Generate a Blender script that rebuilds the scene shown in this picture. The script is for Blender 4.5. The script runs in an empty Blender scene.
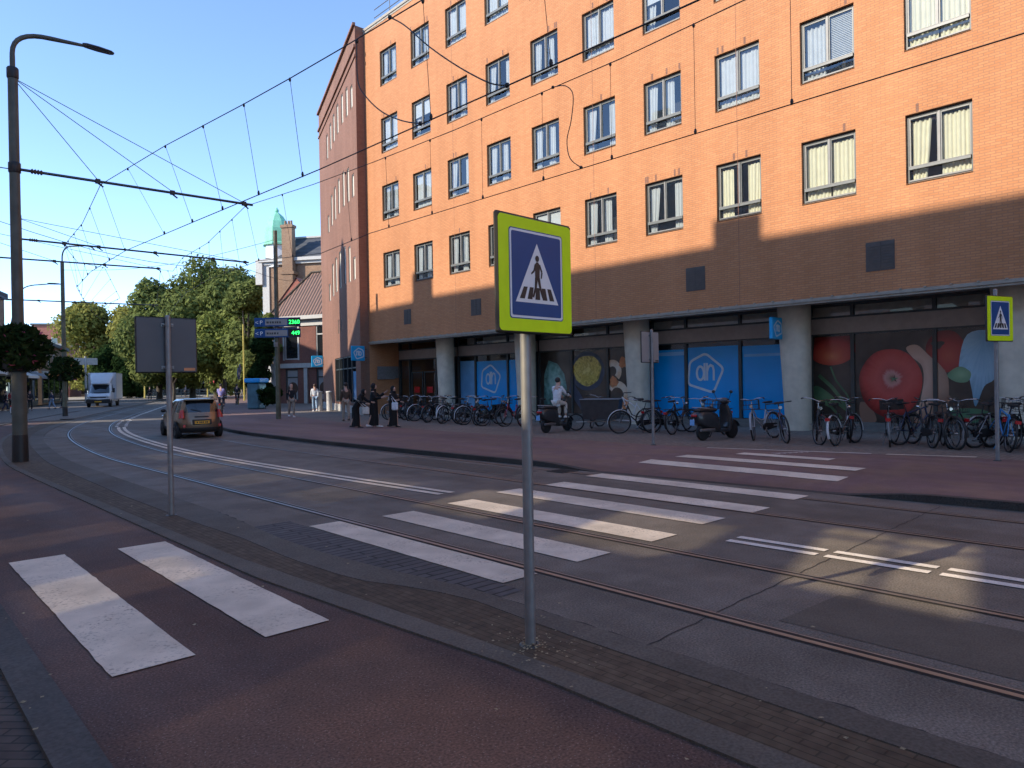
import bpy, math, random
from mathutils import Vector, Matrix
rnd = random.Random(11)
PI = math.pi
S = bpy.context.scene
COL = S.collection
V = Vector

# ------------------------------------------------------------ mesh builder
class MB:
    def __init__(s):
        s.v = []; s.f = []; s.m = []; s.sm = []
    def add(s, vs, fs, m=0, smooth=False):
        o = len(s.v)
        s.v += [tuple(p) for p in vs]
        for f in fs:
            s.f.append(tuple(i + o for i in f)); s.m.append(m); s.sm.append(smooth)
        return s
    def quad(s, a, b, c, d, m=0):
        return s.add([a, b, c, d], [(0, 1, 2, 3)], m)
    def poly(s, pts, m=0):
        return s.add(pts, [tuple(range(len(pts)))], m)
    def box(s, a, b, m=0, M=None):
        x0, y0, z0 = a; x1, y1, z1 = b
        vs = [V(p) for p in ((x0,y0,z0),(x1,y0,z0),(x1,y1,z0),(x0,y1,z0),(x0,y0,z1),(x1,y0,z1),(x1,y1,z1),(x0,y1,z1))]
        if M is not None: vs = [M @ p for p in vs]
        return s.add(vs, [(0,3,2,1),(4,5,6,7),(0,1,5,4),(1,2,6,5),(2,3,7,6),(3,0,4,7)], m)
    def bbox(s, a, b, bev=.02, m=0, M=None, smooth=False):
        # box with chamfered edges
        x0, y0, z0 = a; x1, y1, z1 = b
        e = min(bev, (x1-x0)*.45, (y1-y0)*.45, (z1-z0)*.45)
        rings = []
        for z, i in ((z0, e), (z0+e, 0), (z1-e, 0), (z1, e)):
            c = e + i*0
            rings.append([(x0+i+ (e if i==0 else e*.6), y0+i, z), (x1-i-(e if i==0 else e*.6), y0+i, z),
                          (x1-i, y0+i+e, z), (x1-i, y1-i-e, z), (x1-i-e, y1-i, z), (x0+i+e, y1-i, z), (x0+i, y1-i-e, z), (x0+i, y0+i+e, z)])
        return s.rings(rings, m, smooth, True, M)
    def rings(s, rings, m=0, smooth=True, caps=True, M=None):
        n = len(rings[0]); vs = [V(p) for r in rings for p in r]
        if M is not None: vs = [M @ p for p in vs]
        fs = []
        for k in range(len(rings)-1):
            for i in range(n):
                j = (i+1) % n
                fs.append((k*n+i, k*n+j, (k+1)*n+j, (k+1)*n+i))
        s.add(vs, fs, m, smooth)
        if caps:
            s.add(vs[:n], [tuple(reversed(range(n)))], m); s.add(vs[-n:], [tuple(range(n))], m)
        return s
    def tube(s, pts, r, n=6, m=0, caps=True, closed=False, smooth=True):
        pts = [V(p) for p in pts]; k = len(pts)
        rr = r if isinstance(r, (list, tuple)) else [r]*k
        rings = []; prev = None
        for i, p in enumerate(pts):
            if closed: t = pts[(i+1) % k] - pts[i-1]
            else: t = pts[min(i+1, k-1)] - pts[max(i-1, 0)]
            if t.length < 1e-9: t = V((0, 0, 1))
            t.normalize()
            if prev is None:
                a = V((0,0,1)) if abs(t.z) < .9 else V((1,0,0))
                u = t.cross(a).normalized()
            else:
                u = prev - t*prev.dot(t)
                if u.length < 1e-6: u = t.orthogonal()
                u.normalize()
            prev = u; w = t.cross(u)
            rings.append([p + (u*math.cos(2*PI*q/n) + w*math.sin(2*PI*q/n))*rr[i] for q in range(n)])
        if closed: rings.append(rings[0])
        return s.rings(rings, m, smooth, caps and not closed)
    def lathe(s, prof, c=(0,0,0), n=20, m=0, axis='z', smooth=True, caps=True):
        rings = []
        for r, z in prof:
            ring = []
            for q in range(n):
                a = 2*PI*q/n; x, y = r*math.cos(a), r*math.sin(a)
                p = (x, y, z) if axis == 'z' else ((y, z, x) if axis == 'y' else (z, x, y))
                ring.append((p[0]+c[0], p[1]+c[1], p[2]+c[2]))
            rings.append(ring)
        return s.rings(rings, m, smooth, caps)
    def ball(s, c, r, m=0, n=12, k=8, smooth=True):
        rx, ry, rz = r if isinstance(r, (tuple, list)) else (r, r, r)
        rings = []
        for i in range(k+1):
            ph = -PI/2 + PI*i/k; cr = max(math.cos(ph), .02)
            rings.append([(c[0]+rx*cr*math.cos(2*PI*q/n), c[1]+ry*cr*math.sin(2*PI*q/n), c[2]+rz*math.sin(ph)) for q in range(n)])
        return s.rings(rings, m, smooth, True)
    def prism(s, poly, d0, d1, axis='y', m=0, M=None, smooth=False):
        def P(a, b, d): return {'y': (a, d, b), 'x': (d, a, b), 'z': (a, b, d)}[axis]
        return s.rings([[P(a, b, d0) for a, b in poly], [P(a, b, d1) for a, b in poly]], m, smooth, True, M)
    def stroke(s, pts, w, X, m=0, closed=False, th=.004):
        # ribbon of width w in the plane x = X, pts are (y, z)
        P = [V((p[0], p[1])) for p in pts]; k = len(P); L = []; Rr = []
        for i in range(k):
            if closed: a, b = P[i]-P[i-1], P[(i+1) % k]-P[i]
            else:
                a = P[i]-P[i-1] if i else P[1]-P[0]; b = P[i+1]-P[i] if i < k-1 else a
            a = a.normalized(); b = b.normalized(); nn = V((-(a.y+b.y), a.x+b.x))
            nn.normalize(); sc = 1/max(.5, nn.dot(V((-a.y, a.x))))
            L.append(P[i]+nn*w/2*sc); Rr.append(P[i]-nn*w/2*sc)
        for i in range(k if closed else k-1):
            j = (i+1) % k
            s.quad((X, *L[i]), (X, *L[j]), (X, *Rr[j]), (X, *Rr[i]), m)
        return s
    def build(s, name, mats, parent=None, loc=(0,0,0), rz=0, collect=True):
        me = bpy.data.meshes.new(name)
        me.from_pydata(s.v, [], s.f)
        if not isinstance(mats, (list, tuple)): mats = [mats]
        for x in mats: me.materials.append(M[x] if isinstance(x, str) else x)
        me.polygons.foreach_set('material_index', s.m); me.polygons.foreach_set('use_smooth', s.sm)
        uv = me.uv_layers.new(name='UVMap').data
        vs = s.v
        for p in me.polygons:
            n = p.normal
            if abs(n.z) > .75:
                for li in p.loop_indices:
                    q = vs[me.loops[li].vertex_index]; uv[li].uv = (q[0], q[1])
            else:
                h = math.hypot(n.x, n.y) or 1; tx, ty = -n.y/h, n.x/h
                for li in p.loop_indices:
                    q = vs[me.loops[li].vertex_index]; uv[li].uv = (q[0]*tx+q[1]*ty, q[2])
        me.update()
        o = bpy.data.objects.new(name, me); COL.objects.link(o)
        o.location = loc; o.rotation_euler = (0, 0, rz)
        if parent is not None: o.parent = parent
        return o

def tag(o, label=None, cat=None, group=None, kind=None):
    if label: o['label'] = label
    if cat: o['category'] = cat
    if group: o['group'] = group
    if kind: o['kind'] = kind
    return o
def empty(name, loc=(0,0,0), rz=0, label=None, cat=None, group=None):
    o = bpy.data.objects.new(name, None); COL.objects.link(o)
    o.empty_display_size = .2; o.location = loc; o.rotation_euler = (0, 0, rz)
    return tag(o, label, cat, group)
def copy_tree(o, parent=None):
    c = o.copy(); COL.objects.link(c)
    if parent is not None: c.parent = parent
    for ch in list(o.children): copy_tree(ch, c)
    return c
def lerp(tab, y):
    if y <= tab[0][0]: return tab[0][1]
    for (a, b), (c, d) in zip(tab, tab[1:]):
        if y <= c: return b + (d-b)*(y-a)/(c-a)
    return tab[-1][1]
def spl(tab, y):
    # smooth (Hermite) interpolation through the table
    if y <= tab[0][0]: return tab[0][1]
    n = len(tab)
    for i in range(n-1):
        (a, b), (c, d) = tab[i], tab[i+1]
        if y <= c:
            def sl(k):
                if k == 0 or k == n-1: return (tab[1][1]-tab[0][1])/(tab[1][0]-tab[0][0]) if k == 0 else (tab[-1][1]-tab[-2][1])/(tab[-1][0]-tab[-2][0])
                h0, h1 = tab[k][0]-tab[k-1][0], tab[k+1][0]-tab[k][0]
                return ((tab[k][1]-tab[k-1][1])/h0*h1 + (tab[k+1][1]-tab[k][1])/h1*h0)/(h0+h1)
            h = c-a; t = (y-a)/h; m0, m1 = sl(i)*h, sl(i+1)*h
            return (2*t**3-3*t*t+1)*b + (t**3-2*t*t+t)*m0 + (-2*t**3+3*t*t)*d + (t**3-t*t)*m1
    return tab[-1][1]
def smooth(t): t = max(0, min(1, t)); return t*t*(3-2*t)
def text_mesh(txt, size):
    cu = bpy.data.curves.new('lettering', 'FONT'); cu.body = txt; cu.size = size; cu.align_x = 'CENTER'
    o = bpy.data.objects.new('lettering', cu); COL.objects.link(o)
    bpy.context.view_layer.update()
    me = bpy.data.meshes.new_from_object(o.evaluated_get(bpy.context.evaluated_depsgraph_get()))
    vs = [tuple(v.co) for v in me.vertices]; fs = [tuple(p.vertices) for p in me.polygons]
    bpy.data.objects.remove(o); bpy.data.meshes.remove(me)
    return vs, fs

# ------------------------------------------------------------ materials
M = {}
def newmat(name):
    m = bpy.data.materials.new(name); m.use_nodes = True; M[name] = m
    nt = m.node_tree; b = nt.nodes['Principled BSDF']
    return m, nt, b, nt.nodes.new, nt.links.new
def plain(name, col, rough=.6, metal=0., var=.12, scale=6., bump=0., spec=.5, coat=0., detail=4, big=0.):
    m, nt, b, N, L = newmat(name)
    b.inputs['Roughness'].default_value = rough; b.inputs['Metallic'].default_value = metal
    b.inputs['Specular IOR Level'].default_value = spec
    b.inputs['Coat Weight'].default_value = coat; b.inputs['Coat Roughness'].default_value = .08
    tc = N('ShaderNodeTexCoord'); nz = N('ShaderNodeTexNoise')
    nz.inputs['Scale'].default_value = scale; nz.inputs['Detail'].default_value = detail
    L(tc.outputs['Object'], nz.inputs['Vector'])
    mx = N('ShaderNodeMix'); mx.data_type = 'RGBA'
    mx.inputs['A'].default_value = (*[c*(1-var) for c in col], 1); mx.inputs['B'].default_value = (*[min(1, c*(1+var)) for c in col], 1)
    mr = N('ShaderNodeMapRange'); mr.inputs['From Min'].default_value = .3; mr.inputs['From Max'].default_value = .7
    L(nz.outputs['Fac'], mr.inputs['Value']); L(mr.outputs['Result'], mx.inputs['Factor'])
    out = mx.outputs['Result']
    if big:
        n2 = N('ShaderNodeTexNoise'); n2.inputs['Scale'].default_value = .35; n2.inputs['Detail'].default_value = 5
        L(tc.outputs['Object'], n2.inputs['Vector'])
        m2 = N('ShaderNodeMapRange'); m2.inputs['From Min'].default_value = .3; m2.inputs['From Max'].default_value = .7
        m2.inputs['To Min'].default_value = 1-big; m2.inputs['To Max'].default_value = 1+big
        L(n2.outputs['Fac'], m2.inputs['Value'])
        mu = N('ShaderNodeVectorMath'); mu.operation = 'SCALE'; L(out, mu.inputs[0]); L(m2.outputs['Result'], mu.inputs['Scale'])
        out = mu.outputs['Vector']
    L(out, b.inputs['Base Color'])
    if bump:
        bp = N('ShaderNodeBump'); bp.inputs['Strength'].default_value = bump; bp.inputs['Distance'].default_value = .02
        L(nz.outputs['Fac'], bp.inputs['Height']); L(bp.outputs['Normal'], b.inputs['Normal'])
    return m
def bricks(name, c1, c2, mortar, bw=.21, bh=.0625, ms=.009, rough=.85, big=.12, bump=.35, rot=0., offset=.5, speck=.12, streak=0.):
    m, nt, b, N, L = newmat(name)
    b.inputs['Roughness'].default_value = rough; b.inputs['Specular IOR Level'].default_value = .25
    uv = N('ShaderNodeUVMap'); mp = N('ShaderNodeMapping'); mp.inputs['Rotation'].default_value = (0, 0, rot)
    L(uv.outputs['UV'], mp.inputs['Vector'])
    br = N('ShaderNodeTexBrick'); br.offset = offset
    for k, v in (('Scale', 1.), ('Mortar Size', ms), ('Mortar Smooth', .2), ('Brick Width', bw), ('Row Height', bh), ('Bias', 0.)): br.inputs[k].default_value = v
    br.inputs['Color1'].default_value = (*c1, 1); br.inputs['Color2'].default_value = (*c2, 1); br.inputs['Mortar'].default_value = (*mortar, 1)
    L(mp.outputs['Vector'], br.inputs['Vector'])
    tc = N('ShaderNodeTexCoord')
    def scl(scale, lo, hi, src, det=5):
        n = N('ShaderNodeTexNoise'); n.inputs['Scale'].default_value = scale; n.inputs['Detail'].default_value = det
        L(tc.outputs['Object'], n.inputs['Vector'])
        r = N('ShaderNodeMapRange'); r.inputs['From Min'].default_value = .28; r.inputs['From Max'].default_value = .72
        r.inputs['To Min'].default_value = lo; r.inputs['To Max'].default_value = hi
        L(n.outputs['Fac'], r.inputs['Value'])
        mu = N('ShaderNodeVectorMath'); mu.operation = 'SCALE'; L(src, mu.inputs[0]); L(r.outputs['Result'], mu.inputs['Scale'])
        return mu.outputs['Vector']
    out = scl(.3, 1-big, 1+big, br.outputs['Color'])
    out = scl(9., 1-speck, 1+speck, out, 3)
    if streak:                                         # rain streaks running down the wall
        mp2 = N('ShaderNodeMapping'); mp2.inputs['Scale'].default_value = (1.6, 1.6, .09); L(tc.outputs['Object'], mp2.inputs['Vector'])
        n = N('ShaderNodeTexNoise'); n.inputs['Scale'].default_value = 1.; n.inputs['Detail'].default_value = 6; L(mp2.outputs['Vector'], n.inputs['Vector'])
        r = N('ShaderNodeMapRange'); r.inputs['From Min'].default_value = .3; r.inputs['From Max'].default_value = .7
        r.inputs['To Min'].default_value = 1-streak; r.inputs['To Max'].default_value = 1+streak*.5; L(n.outputs['Fac'], r.inputs['Value'])
        mu = N('ShaderNodeVectorMath'); mu.operation = 'SCALE'; L(out, mu.inputs[0]); L(r.outputs['Result'], mu.inputs['Scale']); out = mu.outputs['Vector']
    L(out, b.inputs['Base Color'])
    if bump:
        bp = N('ShaderNodeBump'); bp.inputs['Strength'].default_value = bump; bp.inputs['Distance'].default_value = .01; bp.invert = True
        L(br.outputs['Fac'], bp.inputs['Height']); L(bp.outputs['Normal'], b.inputs['Normal'])
    return m
def ground(name, col, var=.25, fine=90., rough=.85, big=.2, stretch=(1, 1, 1), specks=0., spec=.3, col2=None, wear=0.):
    # granular paving: fine aggregate, mid stains and big tyre-worn patches
    m, nt, b, N, L = newmat(name)
    b.inputs['Specular IOR Level'].default_value = spec
    tc = N('ShaderNodeTexCoord'); mp = N('ShaderNodeMapping'); mp.inputs['Scale'].default_value = stretch
    L(tc.outputs['Object'], mp.inputs['Vector'])
    def noise(scale, det, vec, lo, hi, f0=.3, f1=.7):
        n = N('ShaderNodeTexNoise'); n.inputs['Scale'].default_value = scale; n.inputs['Detail'].default_value = det
        L(vec, n.inputs['Vector'])
        r = N('ShaderNodeMapRange'); r.inputs['From Min'].default_value = f0; r.inputs['From Max'].default_value = f1
        r.inputs['To Min'].default_value = lo; r.inputs['To Max'].default_value = hi
        L(n.outputs['Fac'], r.inputs['Value']); return r.outputs['Result'], n.outputs['Fac']
    a, af = noise(fine, 2, tc.outputs['Object'], 1-var, 1+var)
    c, _ = noise(.55, 6, mp.outputs['Vector'], 1-big, 1+big)
    d, _ = noise(4., 4, tc.outputs['Object'], .9, 1.1)
    m1 = N('ShaderNodeMath'); m1.operation = 'MULTIPLY'; L(a, m1.inputs[0]); L(c, m1.inputs[1])
    m2 = N('ShaderNodeMath'); m2.operation = 'MULTIPLY'; L(m1.outputs[0], m2.inputs[0]); L(d, m2.inputs[1])
    mu = N('ShaderNodeVectorMath'); mu.operation = 'SCALE'; L(m2.outputs[0], mu.inputs['Scale'])
    if col2:
        f, _ = noise(1.3, 5, tc.outputs['Object'], 0, 1, .4, .6)
        mx = N('ShaderNodeMix'); mx.data_type = 'RGBA'; mx.inputs['A'].default_value = (*col, 1); mx.inputs['B'].default_value = (*col2, 1)
        L(f, mx.inputs['Factor']); L(mx.outputs['Result'], mu.inputs[0])
    else: mu.inputs[0].default_value = col
    out = mu.outputs['Vector']
    if specks:
        vo = N('ShaderNodeTexVoronoi'); vo.inputs['Scale'].default_value = 45.; L(tc.outputs['Object'], vo.inputs['Vector'])
        lt = N('ShaderNodeMath'); lt.operation = 'LESS_THAN'; lt.inputs[1].default_value = .16; L(vo.outputs['Distance'], lt.inputs[0])
        ml = N('ShaderNodeMath'); ml.operation = 'MULTIPLY'; ml.inputs[1].default_value = specks; L(lt.outputs[0], ml.inputs[0])
        mx2 = N('ShaderNodeMix'); mx2.data_type = 'RGBA'; mx2.inputs['B'].default_value = (.35, .32, .29, 1)
        L(ml.outputs[0], mx2.inputs['Factor']); L(out, mx2.inputs['A']); out = mx2.outputs['Result']
    if wear:                                           # worn-through specks and scuffs
        wv, _ = noise(38., 6, tc.outputs['Object'], 0, 1, .54, .66)
        w2, _ = noise(2.2, 5, tc.outputs['Object'], .05, .65, .42, .64)
        mw_ = N('ShaderNodeMath'); mw_.operation = 'MULTIPLY'; L(wv, mw_.inputs[0]); L(w2, mw_.inputs[1])
        mx3 = N('ShaderNodeMix'); mx3.data_type = 'RGBA'; mx3.inputs['B'].default_value = (.16, .13, .11, 1)
        L(mw_.outputs[0], mx3.inputs['Factor']); L(out, mx3.inputs['A']); out = mx3.outputs['Result']
    L(out, b.inputs['Base Color'])
    rr, _ = noise(.9, 5, mp.outputs['Vector'], rough-.12, min(1, rough+.1)); L(rr, b.inputs['Roughness'])
    bp = N('ShaderNodeBump'); bp.inputs['Strength'].default_value = .35; bp.inputs['Distance'].default_value = .006
    L(af, bp.inputs['Height']); L(bp.outputs['Normal'], b.inputs['Normal'])
    return m
def glass(name, tint=(.9, .93, .95), refl=.12, rough=.0, dark=None):
    m, nt, b, N, L = newmat(name); nt.nodes.remove(b)
    out = nt.nodes['Material Output']
    g = N('ShaderNodeBsdfGlossy'); g.inputs['Roughness'].default_value = rough; g.inputs['Color'].default_value = (.9, .93, .95, 1)
    if dark:
        t = N('ShaderNodeBsdfDiffuse'); t.inputs['Color'].default_value = (*dark, 1)
    else:
        t = N('ShaderNodeBsdfTransparent'); t.inputs['Color'].default_value = (*tint, 1)
    fr = N('ShaderNodeFresnel'); fr.inputs['IOR'].default_value = 1.52
    ad = N('ShaderNodeMath'); ad.operation = 'ADD'; ad.inputs[1].default_value = refl; ad.use_clamp = True
    L(fr.outputs['Fac'], ad.inputs[0])
    ge = N('ShaderNodeNewGeometry'); fb = N('ShaderNodeMath'); fb.operation = 'SUBTRACT'; fb.inputs[0].default_value = 1.; L(ge.outputs['Backfacing'], fb.inputs[1])
    fm = N('ShaderNodeMath'); fm.operation = 'MULTIPLY'; L(ad.outputs[0], fm.inputs[0]); L(fb.outputs[0], fm.inputs[1])
    mx = N('ShaderNodeMixShader'); L(fm.outputs[0], mx.inputs[0]); L(t.outputs[0], mx.inputs[1]); L(g.outputs[0], mx.inputs[2])
    nz = N('ShaderNodeTexNoise'); nz.inputs['Scale'].default_value = .9; tc = N('ShaderNodeTexCoord'); L(tc.outputs['Object'], nz.inputs['Vector'])
    bp = N('ShaderNodeBump'); bp.inputs['Strength'].default_value = .05; bp.inputs['Distance'].default_value = .03
    L(nz.outputs['Fac'], bp.inputs['Height']); L(bp.outputs['Normal'], g.inputs['Normal'])
    L(mx.outputs[0], out.inputs['Surface']); return m
def leafmat(name, c1, c2, scale=.5):
    m, nt, b, N, L = newmat(name); nt.nodes.remove(b); out = nt.nodes['Material Output']
    tc = N('ShaderNodeTexCoord'); nz = N('ShaderNodeTexNoise'); nz.inputs['Scale'].default_value = scale; nz.inputs['Detail'].default_value = 6
    nz.inputs['Roughness'].default_value = .7
    L(tc.outputs['Object'], nz.inputs['Vector'])
    mr = N('ShaderNodeMapRange'); mr.inputs['From Min'].default_value = .33; mr.inputs['From Max'].default_value = .67; L(nz.outputs['Fac'], mr.inputs['Value'])
    mx = N('ShaderNodeMix'); mx.data_type = 'RGBA'; mx.inputs['A'].default_value = (*c1, 1); mx.inputs['B'].default_value = (*c2, 1); L(mr.outputs['Result'], mx.inputs['Factor'])
    d = N('ShaderNodeBsdfDiffuse'); t = N('ShaderNodeBsdfTranslucent')
    L(mx.outputs['Result'], d.inputs['Color']); L(mx.outputs['Result'], t.inputs['Color'])
    ms = N('ShaderNodeMixShader'); ms.inputs[0].default_value = .35; L(d.outputs[0], ms.inputs[1]); L(t.outputs[0], ms.inputs[2])
    L(ms.outputs[0], out.inputs['Surface']); return m
def emit(name, col, st):
    m, nt, b, N, L = newmat(name)
    b.inputs['Base Color'].default_value = (*[c*.3 for c in col], 1); b.inputs['Emission Color'].default_value = (*col, 1); b.inputs['Emission Strength'].default_value = st
    return m
def stripes(name, c1, c2, freq, axis=0, rough=.7, zwave=0.):
    # ribbed surface (roof tiles, shutters): sine bands across UV
    m, nt, b, N, L = newmat(name); b.inputs['Roughness'].default_value = rough
    uv = N('ShaderNodeUVMap'); sp = N('ShaderNodeSeparateXYZ'); L(uv.outputs['UV'], sp.inputs[0])
    ml = N('ShaderNodeMath'); ml.operation = 'MULTIPLY'; ml.inputs[1].default_value = freq*2*PI; L(sp.outputs[axis], ml.inputs[0])
    sn = N('ShaderNodeMath'); sn.operation = 'SINE'; L(ml.outputs[0], sn.inputs[0])
    mr = N('ShaderNodeMapRange'); mr.inputs['From Min'].default_value = -1; L(sn.outputs[0], mr.inputs['Value'])
    mx = N('ShaderNodeMix'); mx.data_type = 'RGBA'; mx.inputs['A'].default_value = (*c1, 1); mx.inputs['B'].default_value = (*c2, 1); L(mr.outputs['Result'], mx.inputs['Factor'])
    tc = N('ShaderNodeTexCoord'); nz = N('ShaderNodeTexNoise'); nz.inputs['Scale'].default_value = 2.5; L(tc.outputs['Object'], nz.inputs['Vector'])
    m2 = N('ShaderNodeMapRange'); m2.inputs['To Min'].default_value = .7; m2.inputs['To Max'].default_value = 1.3; L(nz.outputs['Fac'], m2.inputs['Value'])
    mu = N('ShaderNodeVectorMath'); mu.operation = 'SCALE'; L(mx.outputs['Result'], mu.inputs[0]); L(m2.outputs['Result'], mu.inputs['Scale'])
    L(mu.outputs['Vector'], b.inputs['Base Color'])
    bp = N('ShaderNodeBump'); bp.inputs['Strength'].default_value = .8; bp.inputs['Distance'].default_value = .06; L(mr.outputs['Result'], bp.inputs['Height']); L(bp.outputs['Normal'], b.inputs['Normal'])
    return m

def printed(name, c, r, stops, streaks=0., mott=.25, rough=.2, fine=2.2):
    # a photographic print of something round: tones run outwards from a point c = (y, z), broken by mottling
    m, nt, b, N, L = newmat(name); b.inputs['Roughness'].default_value = rough
    tc = N('ShaderNodeTexCoord'); mp = N('ShaderNodeMapping'); mp.inputs['Location'].default_value = (0, -c[0]/r[0], -c[1]/r[1]); mp.inputs['Scale'].default_value = (0, 1/r[0], 1/r[1])
    L(tc.outputs['Object'], mp.inputs['Vector'])
    ln = N('ShaderNodeVectorMath'); ln.operation = 'LENGTH'; L(mp.outputs['Vector'], ln.inputs[0])
    nz = N('ShaderNodeTexNoise'); nz.inputs['Scale'].default_value = fine; nz.inputs['Detail'].default_value = 7; L(tc.outputs['Object'], nz.inputs['Vector'])
    nm = N('ShaderNodeVectorMath'); nm.operation = 'NORMALIZE'; L(mp.outputs['Vector'], nm.inputs[0])
    n2 = N('ShaderNodeTexNoise'); n2.inputs['Scale'].default_value = 9.; n2.inputs['Detail'].default_value = 3; L(nm.outputs['Vector'], n2.inputs['Vector'])
    def ma(op, a, k):
        q = N('ShaderNodeMath'); q.operation = op
        for i, v_ in enumerate((a, k)):
            if hasattr(v_, 'is_linked'): L(v_, q.inputs[i])
            else: q.inputs[i].default_value = v_
        return q.outputs[0]
    t = ma('ADD', ln.outputs['Value'], ma('MULTIPLY', ma('SUBTRACT', nz.outputs['Fac'], .5), mott))
    t = ma('ADD', t, ma('MULTIPLY', ma('SUBTRACT', n2.outputs['Fac'], .5), streaks))
    cr = N('ShaderNodeValToRGB'); L(t, cr.inputs['Fac']); el = cr.color_ramp.elements
    for i, (p, col) in enumerate(stops):
        e = el[i] if i < 2 else el.new(p)
        e.position = p; e.color = (*col, 1)
    L(cr.outputs['Color'], b.inputs['Base Color']); return m
printed('print_apple', (7.23, 1.53), (.9, .98), [(.0, (.16,.06,.04)), (.07, (.40,.20,.15)), (.17, (.52,.24,.21)), (.27, (.42,.07,.06)), (.50, (.50,.085,.07)), (.78, (.42,.05,.04)), (1.0, (.17,.016,.014))], streaks=.22, mott=.30)
printed('print_tomato', (8.86, 2.2), (.75, .55), [(.0, (.62,.20,.09)), (.35, (.48,.09,.05)), (.75, (.36,.04,.03)), (1., (.16,.015,.012))], mott=.3)
printed('print_tomato_right', (5.9, 2.1), (.55, .65), [(.0, (.44,.08,.05)), (.5, (.36,.045,.035)), (1., (.15,.014,.012))], mott=.35)
printed('print_hand', (6.7, 1.6), (.9, 1.3), [(.0, (.34,.19,.13)), (.35, (.55,.36,.27)), (.7, (.42,.27,.19)), (1., (.22,.13,.09))], mott=.35)
printed('print_cloth', (5.1, 2.5), (.9, 1.8), [(.0, (.22,.42,.58)), (.5, (.34,.55,.68)), (1., (.14,.28,.38))], streaks=.8, mott=.5)
printed('print_leaf', (9.1, 1.0), (1.2, 1.2), [(.0, (.13,.22,.11)), (.5, (.06,.12,.06)), (1., (.10,.2,.10))], mott=1.2)
printed('print_leaf_pale', (5.6, 1.6), (.5, .4), [(.0, (.26,.42,.24)), (.6, (.14,.28,.15)), (1., (.08,.18,.10))], mott=.8)
printed('print_food', (18.15, 2.0), (.75, .62), [(.0, (.66,.56,.16)), (.4, (.34,.26,.03)), (.8, (.60,.48,.10)), (1., (.25,.2,.03))], mott=2.2, fine=7.)
printed('print_salad', (19.9, 1.6), (.8, 1.1), [(.0, (.30,.5,.46)), (.5, (.16,.34,.30)), (1., (.07,.14,.13))], mott=1.8, fine=5.)
printed('print_shrimp', (16.5, 1.3), (1.2, 1.2), [(.0, (.72,.64,.50)), (.3, (.6,.42,.26)), (.6, (.70,.66,.56)), (1., (.5,.36,.24))], mott=1.0)
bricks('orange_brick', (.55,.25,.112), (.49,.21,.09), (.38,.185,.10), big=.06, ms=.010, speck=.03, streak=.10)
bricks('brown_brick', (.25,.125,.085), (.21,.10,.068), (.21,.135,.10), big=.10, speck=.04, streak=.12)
bricks('dark_red_brick', (.20,.065,.045), (.15,.05,.04), (.2,.14,.11))
bricks('old_brick', (.27,.155,.09), (.20,.11,.065), (.28,.22,.16), big=.2)
bricks('far_red_brick', (.36,.10,.07), (.30,.085,.06), (.3,.2,.16))
bricks('pavement_brick', (.20,.165,.135), (.165,.135,.11), (.10,.085,.065), bw=.21, bh=.105, ms=.006, big=.15, rough=.8, speck=.2)
bricks('clinker_brick', (.105,.078,.052), (.08,.058,.04), (.055,.043,.028), bw=.2, bh=.055, ms=.005, big=.25, rough=.85, rot=PI/2, speck=.3)
bricks('dark_clinker', (.085,.063,.052), (.06,.046,.04), (.03,.026,.022), bw=.2, bh=.07, ms=.007, big=.2, rough=.8, rot=PI/4, speck=.25)
bricks('setts', (.10,.095,.095), (.08,.077,.077), (.03,.03,.03), bw=.9, bh=.11, ms=.012, rot=PI*.0, big=.15, speck=.2)
ground('asphalt', (.15,.131,.11), stretch=(1.4,.10,1), specks=.28, col2=(.115,.10,.083), big=.3, var=.38, fine=70.)
ground('asphalt_far', (.10,.087,.07), stretch=(1,.2,1))
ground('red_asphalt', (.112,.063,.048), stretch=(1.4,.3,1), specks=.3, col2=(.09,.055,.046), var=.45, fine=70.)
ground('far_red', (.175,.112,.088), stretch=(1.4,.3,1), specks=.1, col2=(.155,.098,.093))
ground('concrete_band', (.105,.091,.074), fine=60, big=.2)
ground('gutter_concrete', (.095,.083,.068), fine=60, big=.22)
ground('dark_kerb', (.05,.047,.044), fine=50, var=.3, big=.3)
ground('grey_kerb', (.072,.067,.062), fine=50)
ground('plaza_paving', (.34,.29,.22), fine=20)
ground('earth', (.11,.105,.10), fine=10)
ground('white_paint', (.68,.59,.47), var=.07, fine=140., big=.08, rough=.8, col2=(.56,.485,.385), wear=1.)
ground('worn_line', (.62,.57,.50), var=.15, fine=60., big=.2, rough=.8)
plain('rail_steel', (.24,.235,.23), .45, .8, var=.15, scale=3)
plain('groove', (.012,.012,.012), .9)
plain('joint', (.03,.028,.026), .95)
plain('metal_grey', (.30,.30,.31), .42, .85, var=.08)
plain('galvanised', (.25,.25,.25), .5, .5, var=.14, scale=9)
plain('pole_paint', (.075,.078,.062), .55, var=.25, scale=3, bump=.1)
plain('pole_green', (.10,.10,.065), .6, var=.3, scale=3)
plain('black', (.014,.014,.015), .5)
plain('rubber', (.018,.018,.019), .75)
plain('dark_paint', (.03,.032,.035), .35, coat=.3)
plain('sign_back', (.085,.087,.095), .5, var=.06)
plain('sign_back_pale', (.30,.29,.28), .55, var=.06)
plain('sign_edge', (.035,.03,.026), .5)
plain('fluor', (.70,.93,.0), .5, var=.05, scale=9, detail=8, big=.04)
plain('sign_blue', (.002,.065,.22), .5, var=.05)
plain('sign_white', (.80,.80,.79), .4, var=.03)
plain('pale_bounce', (.84,.79,.70), .85, var=.05)  # pale tone set to bounce fill light off unseen surfaces
plain('white', (.75,.74,.71), .5, var=.05)
plain('offwhite', (.42,.405,.37), .6, var=.08)
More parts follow.
